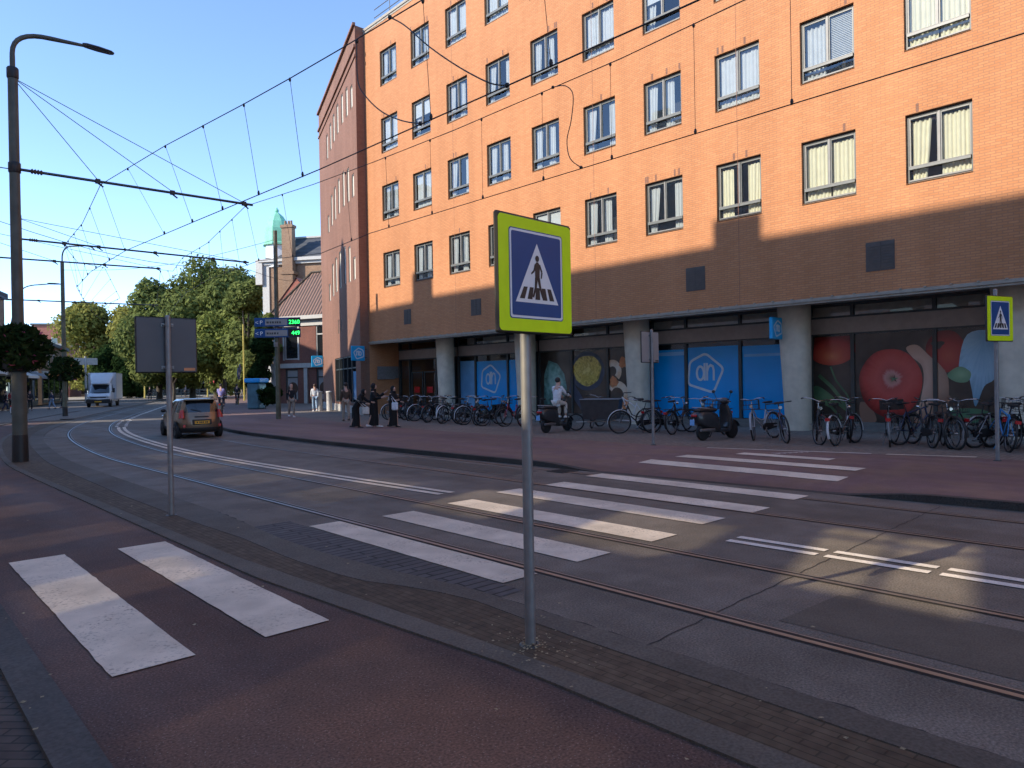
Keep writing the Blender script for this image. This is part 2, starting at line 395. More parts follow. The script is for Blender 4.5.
plain('column_concrete', (.56,.50,.39), .8, var=.12, scale=4, bump=.1, big=.1)
plain('frame_dark', (.045,.05,.048), .45)
plain('frame_mid', (.13,.14,.135), .4)
plain('frame_light', (.21,.205,.19), .45)
plain('ledge_metal', (.32,.285,.23), .75, 0.)
plain('soffit', (.55,.50,.45), .8)
plain('fascia_brown', (.36,.30,.255), .55, var=.08)
plain('blind_beige', (.66,.56,.43), .8)
plain('curtain_cream', (.78,.70,.47), .9, var=.05)
plain('curtain_white', (.55,.54,.49), .9, var=.05)
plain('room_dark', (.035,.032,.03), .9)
plain('vent', (.085,.07,.06), .6)
glass('window_glass', refl=.05)
glass('shop_glass', refl=.035, tint=(.82,.85,.87))
glass('pale_reflect_glass', refl=.04, dark=(.60,.56,.48))  # bright reflection in the wing slits painted as a pale diffuse base
glass('black_glass', refl=.05, dark=(.012,.014,.016))
plain('ad_blue', (.0,.29,.70), .2, var=.08, scale=.8)
plain('ad_blue_pale', (.16,.40,.68), .2, var=.25, scale=.7)
plain('logo_pale', (.52,.60,.66), .5, var=.05)
plain('cyan_sign', (.0,.32,.62), .4, var=.04)
plain('ad_dark', (.065,.05,.04), .2, var=.5, scale=1.2)
plain('apple_red', (.50,.075,.06), .2, var=.35, scale=2.2)
plain('apple_deep', (.30,.03,.025), .2, var=.3, scale=3)
plain('apple_light', (.62,.17,.13), .2, var=.25, scale=6)
plain('tomato_red', (.36,.06,.035), .2, var=.3, scale=2)
plain('apple_pale', (.66,.40,.36), .5, var=.3, scale=8)
plain('ad_skin', (.48,.32,.23), .5, var=.15, scale=2)
plain('ad_cloth', (.28,.50,.62), .5, var=.25, scale=3)
plain('ad_green', (.10,.20,.11), .5, var=.4, scale=3)
plain('ad_yellow', (.55,.44,.07), .5, var=.6, scale=7, detail=6)
plain('ad_teal', (.22,.44,.40), .5, var=.5, scale=5)
plain('ad_navy', (.04,.055,.09), .4, var=.3)
plain('ad_cream', (.66,.61,.49), .5, var=.25, scale=4)
plain('ad_orange', (.5,.2,.08), .5, var=.3, scale=4)
stripes('pantile', (.022,.016,.014), (.24,.135,.10), 3.3)
stripes('slate', (.045,.05,.06), (.055,.06,.07), 2, axis=1)
plain('copper_green', (.20,.50,.34), .7, var=.15, scale=2)
plain('tan_skin', (.50,.30,.22), .6)
plain('hair_dark', (.02,.016,.013), .6)
plain('abaya', (.008,.008,.009), .85)
plain('leaf_litter', (.30,.25,.15), .9, var=.5, scale=30)
for nm, c in dict(brown_cloth=(.075,.048,.035), beige_cloth=(.33,.27,.21), dark_cloth=(.016,.016,.02), white_cloth=(.66,.68,.70), jeans=(.24,.34,.46), purple_cloth=(.27,.25,.50),
                  grey_cloth=(.2,.2,.21), navy_cloth=(.02,.03,.07), cream_cloth=(.60,.55,.48), red_cloth=(.4,.05,.05), green_cloth=(.10,.2,.12), pink_cloth=(.6,.25,.3)).items(): plain(nm, c, .85, var=.15, scale=12)
for nm, c in dict(bike_black=(.015,.015,.016), bike_grey=(.16,.165,.17), bike_white=(.62,.62,.62), bike_blue=(.02,.22,.50), bike_red=(.35,.03,.04), bike_green=(.03,.07,.05), bike_silver=(.38,.38,.39), bike_navy=(.02,.03,.08)).items(): plain(nm, c, .4, coat=.3, var=.08)
plain('wheel_rim', (.20,.20,.20), .35, .8)
plain('chrome', (.5,.5,.5), .25, 1., var=.05)
plain('spoke', (.30,.30,.30), .35, .9)
plain('brown_leather', (.07,.035,.02), .6)
plain('lamp_red', (.42,.012,.015), .25, coat=.6, var=.1)
plain('car_paint', (.21,.145,.09), .3, .55, var=.03, coat=.8)
plain('van_white', (.62,.63,.64), .4, var=.04, coat=.4)
plain('plate_yellow', (.70,.36,.02), .5, var=.05)
plain('plate_blue', (.18,.42,.78), .5, var=.05)
plain('rim', (.28,.28,.29), .4, .8)
plain('lens', (.55,.58,.6), .15, .2, coat=.8)
leafmat('leaf_main', (.085,.11,.035), (.22,.25,.08), .45)
leafmat('leaf_bright', (.11,.145,.035), (.25,.27,.08), .5)
leafmat('leaf_yellow', (.16,.17,.04), (.30,.28,.08), .3)
leafmat('leaf_dark', (.012,.028,.010), (.035,.06,.018), .6)
leafmat('leaf_basket', (.015,.03,.012), (.04,.065,.02), 6.)
plain('petal', (.30,.05,.09), .7, var=.4, scale=20)
plain('petal_orange', (.55,.22,.07), .7, var=.4, scale=20)
plain('bark', (.07,.055,.04), .9, var=.4, scale=5, bump=.4)
plain('yellow_pole', (.42,.33,.06), .6)
emit('led_green', (.02,1.,.12), 1.6)
plain('kiosk_teal', (.05,.13,.17), .5, var=.3, scale=2)
plain('awning_pale', (.5,.48,.45), .8)
plain('shopfront_dark', (.03,.03,.032), .4, var=.3)
# ------------------------------------------------------------ camera, sky, sun
# world: X across the street (towards the brick building), Y along it, Z up; eye at 1.65 m
TH, RO, PH = math.radians(42.6), math.radians(1.0), 3/715.
right0 = V((math.cos(TH), -math.sin(TH), 0)); fwd0 = V((math.sin(TH), math.cos(TH), 0)); up0 = V((0, 0, 1))
fwd = fwd0*math.cos(PH) - up0*math.sin(PH); up = up0*math.cos(PH) + fwd0*math.sin(PH)
cr = right0*math.cos(RO) - up*math.sin(RO); cu = right0*math.sin(RO) + up*math.cos(RO)
cam = bpy.data.cameras.new('camera'); cam.sensor_width = 36; cam.lens = 36*715/1024; cam.clip_start = .05; cam.clip_end = 3000
co = bpy.data.objects.new('camera', cam); COL.objects.link(co); S.camera = co
mw = Matrix((cr, cu, -fwd)).transposed().to_4x4(); mw.translation = (0, 0, 1.65); co.matrix_world = mw

AZ, EL = math.radians(13), math.radians(29.5)         # the sun's light travels along (cos AZ, -sin AZ)
TA, KE = math.tan(AZ), math.tan(EL)/math.cos(AZ)
sd = V((math.cos(AZ)*math.cos(EL), -math.sin(AZ)*math.cos(EL), -math.sin(EL)))
sl = bpy.data.lights.new('sun', 'SUN'); sl.energy = 2.2; sl.angle = math.radians(.53); sl.color = (1., .90, .76)
so = bpy.data.objects.new('sun', sl); COL.objects.link(so); so.rotation_euler = sd.to_track_quat('-Z', 'Y').to_euler(); so.location = (-40, 20, 60)
w = bpy.data.worlds.new('World'); S.world = w; w.use_nodes = True; nt = w.node_tree
sky = nt.nodes.new('ShaderNodeTexSky'); sky.sky_type = 'NISHITA'; sky.sun_disc = False
sky.sun_elevation = EL; sky.sun_rotation = math.atan2(-sd.x, -sd.y); sky.altitude = 3200; sky.air_density = .9; sky.dust_density = .05; sky.ozone_density = 2.4
bg = nt.nodes['Background']; bg.inputs['Strength'].default_value = .15; nt.links.new(sky.outputs[0], bg.inputs['Color'])
vs = S.view_settings; vs.view_transform = 'Standard'; vs.look = 'None'; vs.gamma = 1; vs.exposure = 1.66; vs.use_curve_mapping = False
S.cycles.caustics_reflective = False; S.cycles.caustics_refractive = False
S.cycles.max_bounces = 8; S.cycles.transparent_max_bounces = 16; S.cycles.use_denoising = True
S.cycles.sample_clamp_indirect = 6

# ------------------------------------------------------------ the ground
CEN = [(-30,7.2),(-4,6.9),(1.4,6.66),(4,6.56),(8.4,6.42),(11,6.28),(14,6.18),(18,6.15),(23,6.5),(29.5,7.4),(37,9.25),(44,11.6),(53.8,15.2),(66.3,19.9),(85,27),(115,38.2)]
def shift(y): return spl(CEN, y) - 6.15 if y > 18 else 0.
KERB = [(-30,10.2),(2,10.15),(5,9.92),(10,9.62),(14,9.48),(20,9.45),(25,9.75),(29.5,10.6),(37,12.5),(44,14.9),(53.8,18.5),(66,23.3),(85,30.3),(115,41.5)]
def kerb(y): return spl(KERB, y)
def dip(y): return smooth((y-3.1)/1.3)*(1-smooth((y-8.3)/1.4))
def zfar(x, y): return .1*(1 - dip(y)*(1 - max(0, min(1, (x-kerb(y))/1.6))))
REDGE = [(-30,15.4),(3,15.1),(5,14.8),(8,14.0),(10,13.75),(18,13.7),(23,14.0),(29,15.),(37,16.8),(44,19.2),(53.8,22.8),(66,27.5),(85,34.5),(115,46)]
def ys(a, b, near=.35):
    out = [a]; y = a
    while y < b - 1e-6:
        y = min(b, y + (near if y < 14 else .6 if y < 60 else 4)); out.append(y)
    return out
def strip(name, fa, fb, zf, m, ya, yb, kind='structure', nx=1, skirt=True):
    mb = MB(); Y = ys(ya, yb); rows = []
    for y in Y:
        a, b = fa(y), fb(y)
        rows.append([(a+(b-a)*i/nx, y, zf(a+(b-a)*i/nx, y) if callable(zf) else zf) for i in range(nx+1)])
    n = nx+1; mb.add([p for r in rows for p in r], [(k*n+i, k*n+i+1, (k+1)*n+i+1, (k+1)*n+i) for k in range(len(rows)-1) for i in range(nx)])
    if skirt:
        for k in range(len(rows)-1):
            for i in (0, nx):
                a, b = rows[k][i], rows[k+1][i]
                mb.quad(a, b, (b[0], b[1], -.08), (a[0], a[1], -.08))
    return tag(mb.build(name, m), kind=kind)
g = MB(); g.quad((-900,-900,-.12), (900,-900,-.12), (900,1200,-.12), (-900,1200,-.12)); tag(g.build('ground', 'earth'), kind='structure')
cst = lambda c: (lambda y: c + shift(y))
WAVE = [(-30,3.36),(3.3,3.36),(4.2,3.40),(4.7,3.3),(5.3,3.06),(6.4,3.0),(7.6,3.05),(8.8,3.0),(12,2.98),(22,3.2),(115,3.2)]
GUT = [(-30,3.58),(4.4,3.58),(5.5,3.42),(6.4,3.33),(7.3,3.33),(9.3,3.46),(14,3.5),(22,3.6),(115,3.6)]
wave = lambda y: lerp(WAVE, y) + shift(y)
gut = lambda y: lerp(GUT, y) + shift(y)
BAND0 = [(-30,2.75),(3,2.76),(4.3,2.64),(6,2.5),(16,2.4),(115,2.4)]
BAND1 = [(-30,2.97),(2.4,2.95),(4.4,2.84),(5.3,2.77),(7,2.66),(16,2.52),(115,2.52)]
b0 = lambda y: lerp(BAND0, y) + shift(y)
b1 = lambda y: lerp(BAND1, y) + shift(y)
strip('pavement', lambda y: -8 + 0*y, cst(.60), .004, 'dark_clinker', -20, 60)
strip('pavement', lambda y: -7.9, lambda y: -1.2, .02, 'pale_bounce', -20, 44)  # unseen pale sheet added to bounce light into the shaded street
strip('kerb', cst(.60), cst(.79), .03, 'grey_kerb', -20, 60)
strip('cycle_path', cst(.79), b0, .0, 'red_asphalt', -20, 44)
strip('kerb_band', b0, b1, .014, 'concrete_band', -20, 44)
strip('brick_verge', b1, wave, .008, 'clinker_brick', -20, 44)
strip('gutter', wave, gut, .012, 'gutter_concrete', -20, 115)
strip('sett_row', lambda y: gut(y)-.02, lambda y: 3.84 + 0*y, .004, 'setts', 4.1, 8.2, skirt=False)
strip('pavement', cst(-6), b1, .006, 'pavement_brick', 44, 115)
strip('pavement', b1, lambda y: wave(y), .05, 'pavement_brick', 44, 115)
strip('road', gut, lambda y: kerb(y)+.02, .0, 'asphalt', -20, 115)
strip('kerb', kerb, lambda y: kerb(y)+.13, zfar, 'dark_kerb', -20, 115)
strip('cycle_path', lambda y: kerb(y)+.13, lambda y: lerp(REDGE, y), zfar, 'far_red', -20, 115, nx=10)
strip('pavement', lambda y: lerp(REDGE, y), lambda y: 22.5 if y < 31 else 22.5 + (y-31)*14 if y < 34 else 66, .1, 'pavement_brick', -20, 115)
strip('plaza', lambda y: 8., lambda y: 150., .06, 'plaza_paving', 118.5, 260)
strip('road', lambda y: 0., lambda y: 41. + 0*y, .002, 'asphalt_far', 115, 118.5, skirt=False)
strip('plaza', lambda y: 41., lambda y: 150., .05, 'plaza_paving', 115, 118.5)
# irregular joint between gutter and road
jt = MB(); prev = None
for k in range(160):
    y = -3 + k*.08; x = gut(y) + .02*math.sin(k*1.7)*rnd.random(); wd = rnd.uniform(.006, .028)
    if y < 4.2 or y > 8.3:
        if prev: jt.quad((prev[0], prev[1], .0045), (prev[0]+prev[2], prev[1], .0045), (x+wd, y, .0045), (x, y, .0045))
        prev = (x, y, wd)
    else: prev = None
tag(jt.build('pavement_joint', 'joint'), kind='structure')
cr_ = MB()
for (x0, y0, x1, y1) in ((3.6,2.7,9.9,2.95), (9.9,1.3,9.0,30)):
    n = 60; pr = None
    for k in range(n+1):
        t = k/n; p = V((x0+(x1-x0)*t + rnd.uniform(-.012,.012), y0+(y1-y0)*t + rnd.uniform(-.012,.012)))
        if pr is not None and (x0 < 5 or t < 2):
            d = (p-pr).normalized()*.5; o = V((-d.y, d.x))*.009
            if x0 < 5: cr_.quad((*(pr-o), .0035), (*(pr+o), .0035), (*(p+o), .0035), (*(p-o), .0035))
        pr = p
tag(cr_.build('pavement_joint', 'joint'), kind='structure')

# tram rails: polished head with a dark groove beside it
def rail(x0, ext):
    mb = MB(); Y = ys(-20, ext)
    for a, b in zip(Y, Y[1:]):
        for o0, o1, z, m in ((-.022, .022, .007, 0), (.022, .066, .0045, 1), (.066, .08, .006, 0), (-.045, -.022, .0045, 1)):
            xa, xb = x0+shift(a), x0+shift(b)
            mb.quad((xa+o0, a, z), (xa+o1, a, z), (xb+o1, b, z), (xb+o0, b, z), m)
    tag(mb.build('tram_rail', ['rail_steel', 'groove']), kind='structure')
rail(4.33, 90); rail(5.70, 90); rail(7.98, 90); rail(9.36, 26)
for x0 in (7.98, 9.36): pass

# painted markings
def mark(name, x0, x1, y0, y1, m='white_paint', zf=None, skew=0.):
    mb = MB(); n = max(1, int(abs(y1-y0)/.11)); jj_ = [(rnd.gauss(0,.0022), rnd.gauss(0,.0022)) for _ in range(n+1)]; ej_ = [rnd.gauss(0,.008) for _ in range(2)]
    zz = zf or (lambda x, y: 0.)
    for k in range(n):
        a = y0+(y1-y0)*k/n; b = y0+(y1-y0)*(k+1)/n
        sa = skew*k/n; sb = skew*(k+1)/n
        q = [(x0+sa+jj_[k][0], a), (x1+sa+jj_[k][1], a), (x1+sb+jj_[k+1][1], b), (x0+sb+jj_[k+1][0], b)]
        mb.quad(*[(x, y, zz(x, y)+.0075) for x, y in q])
    return tag(mb.build(name, m), kind='structure')
for x0, x1, y0, y1 in ((1.05,1.51,4.55,8.25), (1.95,2.41,4.54,8.12)): mark('zebra_stripe', x0, x1, y0, y1)
for x0, x1, y0, y1 in ((3.86,4.26,4.35,7.72), (4.78,5.25,4.37,7.62), (5.89,6.34,4.37,7.75), (6.97,7.46,4.47,7.98), (7.98,8.42,4.42,7.95), (9.16,9.6,4.47,8.15)): mark('zebra_stripe', x0, x1, y0, y1)
for x0, x1, y0, y1 in ((10.82,11.22,4.6,8.3), (11.86,12.3,4.75,8.2), (13.0,13.36,5.7,7.55)): mark('zebra_stripe', x0, x1, y0, y1, zf=zfar)
def line(x_of, y0, y1, wd, m='worn_line', zf=None, name='road_line'):
    mb = MB(); Y = ys(y0, y1, .5); zz = zf or (lambda x, y: 0)
    for a, b in zip(Y, Y[1:]):
        q = [(x_of(a)-wd/2, a), (x_of(a)+wd/2, a), (x_of(b)+wd/2, b), (x_of(b)-wd/2, b)]
        mb.quad(*[(x, y, zz(x, y)+.0075) for x, y in q])
    tag(mb.build(name, m), kind='structure')
cen = lambda y: spl(CEN, y)
for s_ in (-.105, .105):
    for y0, y1 in ((-3, 1.95), (2.03, 2.88), (2.96, 3.85)): line(lambda y: cen(y)+s_, y0, y1, .1)
    line(lambda y: cen(y)+s_, 8.45, 33, .12, 'white_paint')
y = 33.6
while y < 95:
    for s_ in ((-.18, .18) if y < 40 else (0,)): line(lambda q: cen(q)+s_, y, y + (.6 if y < 50 else 1.4), .13 if y < 40 else .22)
    y += 1.3 if y < 50 else 2.0
line(lambda y: 13.8 + (8.7-y)*.266, 5.55, 8.7, .09, zf=zfar)
line(lambda y: 14.68 + (5.3-y)*.33, 3.9, 5.3, .11, 'white_paint', zf=zfar)
for k in range(6):
    mb = MB(); x = 13.55 + k*.12; yy = 6.9 - k*.06
    mb.poly([(x, yy, zfar(x, yy)+.008), (x+.09, yy, zfar(x, yy)+.008), (x+.045, yy+.22, zfar(x, yy)+.008)]); tag(mb.build('yield_marking', 'worn_line'), kind='structure')
# fallen leaves and litter on the near paving: nobody could count it
lt = MB()
for _ in range(130):
    yy = rnd.uniform(1, 16); xx = rnd.choice([rnd.gauss(2.9, .35), rnd.uniform(.3, 9.5), rnd.gauss(3.55, .15), rnd.gauss(.7, .12)]); s_ = rnd.uniform(.005, .016)*(1+yy*.03); a = rnd.uniform(0, 6.3)
    lt.quad(*[(xx+s_*math.cos(a+q*PI/2)*rnd.uniform(.6,1.2), yy+s_*math.sin(a+q*PI/2)*rnd.uniform(.6,1.2), .034 if .6 < xx < .8 else .02+rnd.uniform(0,.006)) for q in range(4)])
for _ in range(160):
    a0 = rnd.uniform(0, 6.3); r0 = abs(rnd.gauss(0, .22)); xx, yy = 3.05+r0*math.cos(a0), 3.2+1.3*r0*math.sin(a0); s_ = rnd.uniform(.003, .012); a = rnd.uniform(0, 6.3)
    lt.quad(*[(xx+s_*math.cos(a+q*PI/2), yy+s_*math.sin(a+q*PI/2)*rnd.uniform(.6,1.2), .022+rnd.uniform(0,.006)) for q in range(4)])
tag(lt.build('leaf_litter', 'leaf_litter'), 'small dry leaves scattered over the paving', 'leaf litter', kind='stuff')

dg = MB(); dg.box((9.2,8.72,.001), (9.62,9.12,.012))
for k in range(6): dg.box((9.24+k*.06,8.76,.0121), (9.27+k*.06,9.08,.016), 1)
tag(dg.build('drain_cover', ['dark_kerb', 'groove']), 'dark iron drain grate against the far kerb beside the zebra stripes', 'drain cover')
for (x0, x1, y0, y1) in ((8.3,9.15,9.2,13.4), (6.9,7.6,-1.2,1.1), (4.55,5.45,.2,2.3)):
    p_ = MB(); p_.quad((x0,y0,.0028),(x1,y0+.06,.0028),(x1-.03,y1,.0028),(x0+.02,y1+.05,.0028)); tag(p_.build('road_patch', 'asphalt_far'), kind='structure')
# ------------------------------------------------------------ the brick apartment building
FX = 18.9
def wall_holes(mb, O, U, N, L_, z0, z1, holes, depth, m=0, mr=None):
    O, U, N = V(O), V(U), V(N)
    us = sorted({0., L_} | {h[0] for h in holes} | {h[1] for h in holes}); zs = sorted({z0, z1} | {h[2] for h in holes} | {h[3] for h in holes})
    def P(u, z, d=0): return O + U*u + V((0, 0, z)) - N*d
    for a, b in zip(us, us[1:]):
        for c, d in zip(zs, zs[1:]):
            um, zm = (a+b)/2, (c+d)/2
            if any(h[0] < um < h[1] and h[2] < zm < h[3] for h in holes): continue
            mb.quad(P(a, c), P(b, c), P(b, d), P(a, d), m)
    for h in holes:
        r = m if mr is None else mr
        mb.quad(P(h[0], h[2]), P(h[0], h[3]), P(h[0], h[3], depth), P(h[0], h[2], depth), r)
        mb.quad(P(h[1], h[3]), P(h[1], h[2]), P(h[1], h[2], depth), P(h[1], h[3], depth), r)
        mb.quad(P(h[0], h[3]), P(h[1], h[3]), P(h[1], h[3], depth), P(h[0], h[3], depth), r)
        mb.quad(P(h[1], h[2]), P(h[0], h[2]), P(h[0], h[2], depth), P(h[1], h[2], depth), r)
B = empty('apartment_building', (FX, 15, 0), 0, 'long orange brick apartment building with shop fronts below, facing the zebra crossing', 'building')
def bpart(mb, name, mats, parent=None):
    o = mb.build(name, mats); o.parent = parent or B
    if parent is None: o.matrix_parent_inverse = Matrix.Translation((-FX, -15, 0))
    return o
NCOL, PITCH, WW, WH = 11, 2.59, 1.42, 1.66
YL = [29.58 - PITCH*k for k in range(NCOL)]                       # left edges (seen from the street)
ZB = [6.27, 9.50, 12.74, 15.97]
holes = [(31.0-y, 31.0-y+WW, z, z+WH) for y in YL for z in ZB]
mb = MB()
wall_holes(mb, (FX, 31, 0), (0,-1,0), (-1,0,0), 58, 3.72, 19.1, holes, .16)
mb.box((FX+.16, -27, 19.0), (FX+14, 31, 19.1))                   # roof
mb.box((FX+13.8, -27, 0), (FX+14, 31, 19.0)); mb.box((FX+.16, -27.2, 0), (FX+14, -27, 19.1))
mb.quad((20.72,31.,0), (18.9,31.,0), (18.9,31.,3.72), (20.72,31.,3.72))
mb.box((20.72, 30.95, 0), (FX+13.8, 31.2, 19.0))
# soldier course above each window, a hair proud of the wall, and the expansion joints
for y in YL:
    for z in ZB:
        n = 18
        for k in range(n):
            u = y - k*WW/n
            if rnd.random() < .75: d_ = .002+rnd.random()*.003; mb.quad((FX-d_, u-WW/n+.012, z+WH+.02), (FX-d_, u-.004, z+WH+.02), (FX-d_, u-.004, z+WH+.22), (FX-d_, u-WW/n+.012, z+WH+.22), 0 if rnd.random() < .9 else 1)
for y in (24.0, 16.2, 10.75): mb.quad((FX-.003, y-.007, 3.75), (FX-.003, y+.007, 3.75), (FX-.003, y+.007, 19.0), (FX-.003, y-.007, 19.0), 1)
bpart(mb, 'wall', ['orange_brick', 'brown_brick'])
mb = MB(); mb.box((FX-.04, -27, 3.64), (FX+.09, 31.0, 3.72)); mb.box((FX-.01, -27, 3.58), (FX+.05, 31.0, 3.64))
for k in range(70):
    y = 30.6 - k*.55; mb.box((FX-.065, y, 3.72), (FX-.005, y+.05, 3.745))
bpart(mb, 'ledge', 'ledge_metal')
mb = MB(); mb.box((FX+.10, -27, 3.70), (20.9, 30.94, 3.76)); bpart(mb, 'soffit', 'soffit')
mb = MB(); mb.box((FX-.06, -27, 19.1), (FX+.3, 31, 19.22)); mb.box((FX-.02,-27,19.0),(FX-.003,31,19.1)); bpart(mb, 'coping', 'ledge_metal')
# roof rail set back from the edge
mb = MB()
for y in range(-20, 32, 2): mb.tube([(FX+.5, y*.98, 19.1), (FX+.5, y*.98, 20.3)], .02)
for z in (19.5, 19.9, 20.3): mb.tube([(FX+.5, -26, z), (FX+.5, 30.8, z)], .022)
mb.box((FX+1.6, -26, 19.1), (FX+9, 30.2, 20.6), 1)
bpart(mb, 'roof_railing', ['frame_mid', 'slate'])

# windows: one of each kind, then copies
def window_kind(kind):
    mb = MB(); y0, y1 = .09, .155
    mb.box((0,y0,0), (.055,y1,WH)); mb.box((WW-.055,y0,0), (WW,y1,WH)); mb.box((.055,y0,WH-.06), (WW-.055,y1,WH)); mb.box((.055,y0,0), (WW-.055,y1,.05))
    mb.box((.055,y0-.05,.33), (WW-.055,y1-.01,.40), 1); mb.box((.055,y0-.055,.40), (WW-.055,y1-.02,.412), 2)     # transom
    mb.box((WW*.5-.022,y0-.015,.412), (WW*.5+.022,y1-.005,WH-.06), 2)                                             # mullion
    for a, b in ((.055,WW*.5-.022),(WW*.5+.022,WW-.055)):
        mb.box((a,y0+.012,.412), (a+.03,y1-.004,WH-.06), 2 if a < .1 else 1); mb.box((b-.03,y0+.012,.412), (b,y1-.004,WH-.06), 1)
        mb.box((a+.035,y0+.012,WH-.10), (b-.035,y1-.004,WH-.06), 1)
    mb.box((-.0,.0,-.035), (WW,.15,-.003), 1)                                                                   # sill
    mb.box((.055,y0-.02,.05), (WW-.055,y1-.02,.085), 2)
    w_ = mb.build('window', ['frame_dark', 'frame_mid', 'frame_light'])
    p = MB(); p.box((.05,.125,.05), (WW-.05,.131,WH-.05)); p.build('pane', 'window_glass', w_)
    def curtain(x0, x1, z0, z1, m, amp=.022, n=None, gather=0., y=.21):
        n = n or int((x1-x0)/.018); c = MB(); A = []; Bb = []
        ph = rnd.random()*6; fq = rnd.uniform(55, 75)
        for i in range(n+1):
            t = i/n; x = x0+(x1-x0)*t; wv = amp*math.sin(x*fq+ph+.8*math.sin(x*9)) + .01*math.sin(x*21)
            A.append((x + gather*(t-.5)*0, y+wv, z1)); Bb.append((x0+(x1-x0)*t*(1-gather), y+wv*1.3, z0))
        rows = [A, [( .6*a[0]+.4*b[0], a[1], (z0+z1)/2) for a, b in zip(A, Bb)], Bb]
        vs_ = [p_ for r in rows for p_ in r]; k = n+1
        c.add(vs_, [(r*k+i, r*k+i+1, (r+1)*k+i+1, (r+1)*k+i) for r in range(2) for i in range(n)], 0, True)
        c.build('curtain', m, w_)
    if kind == 0:   curtain(.06, .70, .0, 1.50, 'curtain_cream'); curtain(.74, 1.36, .0, 1.50, 'curtain_cream')
    elif kind == 1: curtain(.10, .52, .0, 1.52, 'curtain_cream', gather=.3); curtain(.72, 1.36, .0, 1.52, 'curtain_cream')
    elif kind == 2: curtain(.06, .42, .0, 1.56, 'curtain_white', gather=.2); curtain(.70, 1.02, .0, 1.56, 'curtain_white')
    elif kind == 3: curtain(.06, 1.36, .0, 1.56, 'curtain_white', amp=.012)
    elif kind == 4: curtain(.08, .46, .0, 1.5, 'curtain_white', gather=.4); curtain(.98, 1.36, .0, 1.5, 'curtain_white')
    elif kind == 5: curtain(.06, .46, .0, 1.5, 'curtain_cream'); curtain(.92, 1.36, .0, 1.5, 'curtain_cream', gather=.2)
    elif kind == 6:
        c = MB(); c.box((.06,.17,.95), (1.36,.175,1.6)); c.build('blind', 'curtain_white', w_); curtain(.06, .40, .0, 1.5, 'curtain_white', gather=.3, y=.26)
    elif kind == 7:
        c = MB()
        for q in range(26): c.box((.70,.17,.42+q*.045), (1.36,.19,.445+q*.045))
        c.build('blind', 'curtain_white', w_); curtain(.06, .60, .0, 1.5, 'curtain_white', y=.24)
    if kind in (0, 1):
        t = MB(); t.box((.06,.24,1.49), (1.36,.27,1.53)); t.build('curtain_rail', 'tan_skin' if kind else 'curtain_cream', w_)
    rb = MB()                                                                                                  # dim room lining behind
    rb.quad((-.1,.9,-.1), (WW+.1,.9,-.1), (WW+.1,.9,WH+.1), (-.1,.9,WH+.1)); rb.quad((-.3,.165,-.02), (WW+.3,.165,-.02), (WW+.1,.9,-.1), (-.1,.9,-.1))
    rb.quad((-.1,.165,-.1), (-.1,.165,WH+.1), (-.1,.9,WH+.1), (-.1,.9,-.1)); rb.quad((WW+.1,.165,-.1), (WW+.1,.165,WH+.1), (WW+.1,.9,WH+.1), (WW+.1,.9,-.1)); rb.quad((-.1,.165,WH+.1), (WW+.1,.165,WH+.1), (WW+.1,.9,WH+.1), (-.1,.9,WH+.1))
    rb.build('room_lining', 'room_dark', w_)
    return w_
kinds = [window_kind(k) for k in range(8)]
pattern = {0: [2,2,2,4,2,2,5,5,0,0,1], 1: [2,2,2,4,2,2,4,0,4,0,5], 2: [3,3,2,2,4,2,3,0,0,0,0], 3: [2,2,2,3,2,3,3,2,3,0,0]}
pattern[0] = [2,2,2,4,6,2,4,5,0,1,1]; pattern[1] = [2,3,4,2,2,4,2,3,7,0,5]; pattern[2] = [3,6,2,4,2,3,6,0,5,0,0]; pattern[3] = [2,2,3,3,6,3,7,2,3,0,0]
used = set(); PI_ = Matrix.Translation((-FX, -15, 0))
for r, z in enumerate(ZB):
    for k, y in enumerate(YL):
        kd = pattern[r][k]
        o = kinds[kd] if kd not in used else copy_tree(kinds[kd]); used.add(kd)
        o.parent = B; o.matrix_parent_inverse = PI_; o.location = (FX, y, z); o.rotation_euler = (0, 0, -PI/2)
# vents in the wall
for (ya, yb, za, zb) in ((7.23,6.55,4.25,4.98), (12.55,11.88,4.30,5.02), (22.98,22.33,4.38,5.05), (27.9,27.33,4.36,5.05)):
    mb = MB(); mb.box((FX-.012, yb, za), (FX+.0, ya, zb), 0)
    for k in range(9): mb.box((FX-.022, yb+.03, za+.05+k*.07), (FX-.012, ya-.03, za+.075+k*.07), 0)
    mb.box((FX-.026, (ya+yb)/2-.012, za+.02), (FX-.0125, (ya+yb)/2+.012, zb-.02), 0)
    bpart(mb, 'vent_grille', 'vent')

# the turned wing beyond, with stepped slit windows
WA, WB = V((18.4, 31.0, 0)), V((22.7, 43.0, 0)); WD = (WB-WA).normalized(); WN = V((-WD.y, WD.x, 0)); WL = (WB-WA).length
slits = []
for z, tall in ((6.75, 2.35), (10.95, 2.25), (15.45, 1.95)):
    for u, lo, hi in ((.735,.0,1.05), (.63,.15,tall*.88), (.535,.25,tall*.95), (.43,.3,tall), (.31,.35,tall), (.20,.25,tall*.9), (.095,.2,1.35)):
        if z > 15 and u > .7: hi = 1.5
        slits.append((u*WL-.30, u*WL+.30, z+lo, z+hi))
for u in (.50, .43): slits.append((u*WL-.14, u*WL+.14, 4.55, 5.35))
shop = [(.10*WL, .62*WL, .62, 3.15)]
mb = MB(); wall_holes(mb, WA, WD, WN, WL, .5, 19.3, slits+shop, .2)
Pw = lambda u, z, d=0.: WA + WD*u + V((0,0,z)) + WN*d
mb.quad((18.4,31,.0), (18.4,31,19.3), (18.9,31,19.3), (18.9,31,.0))
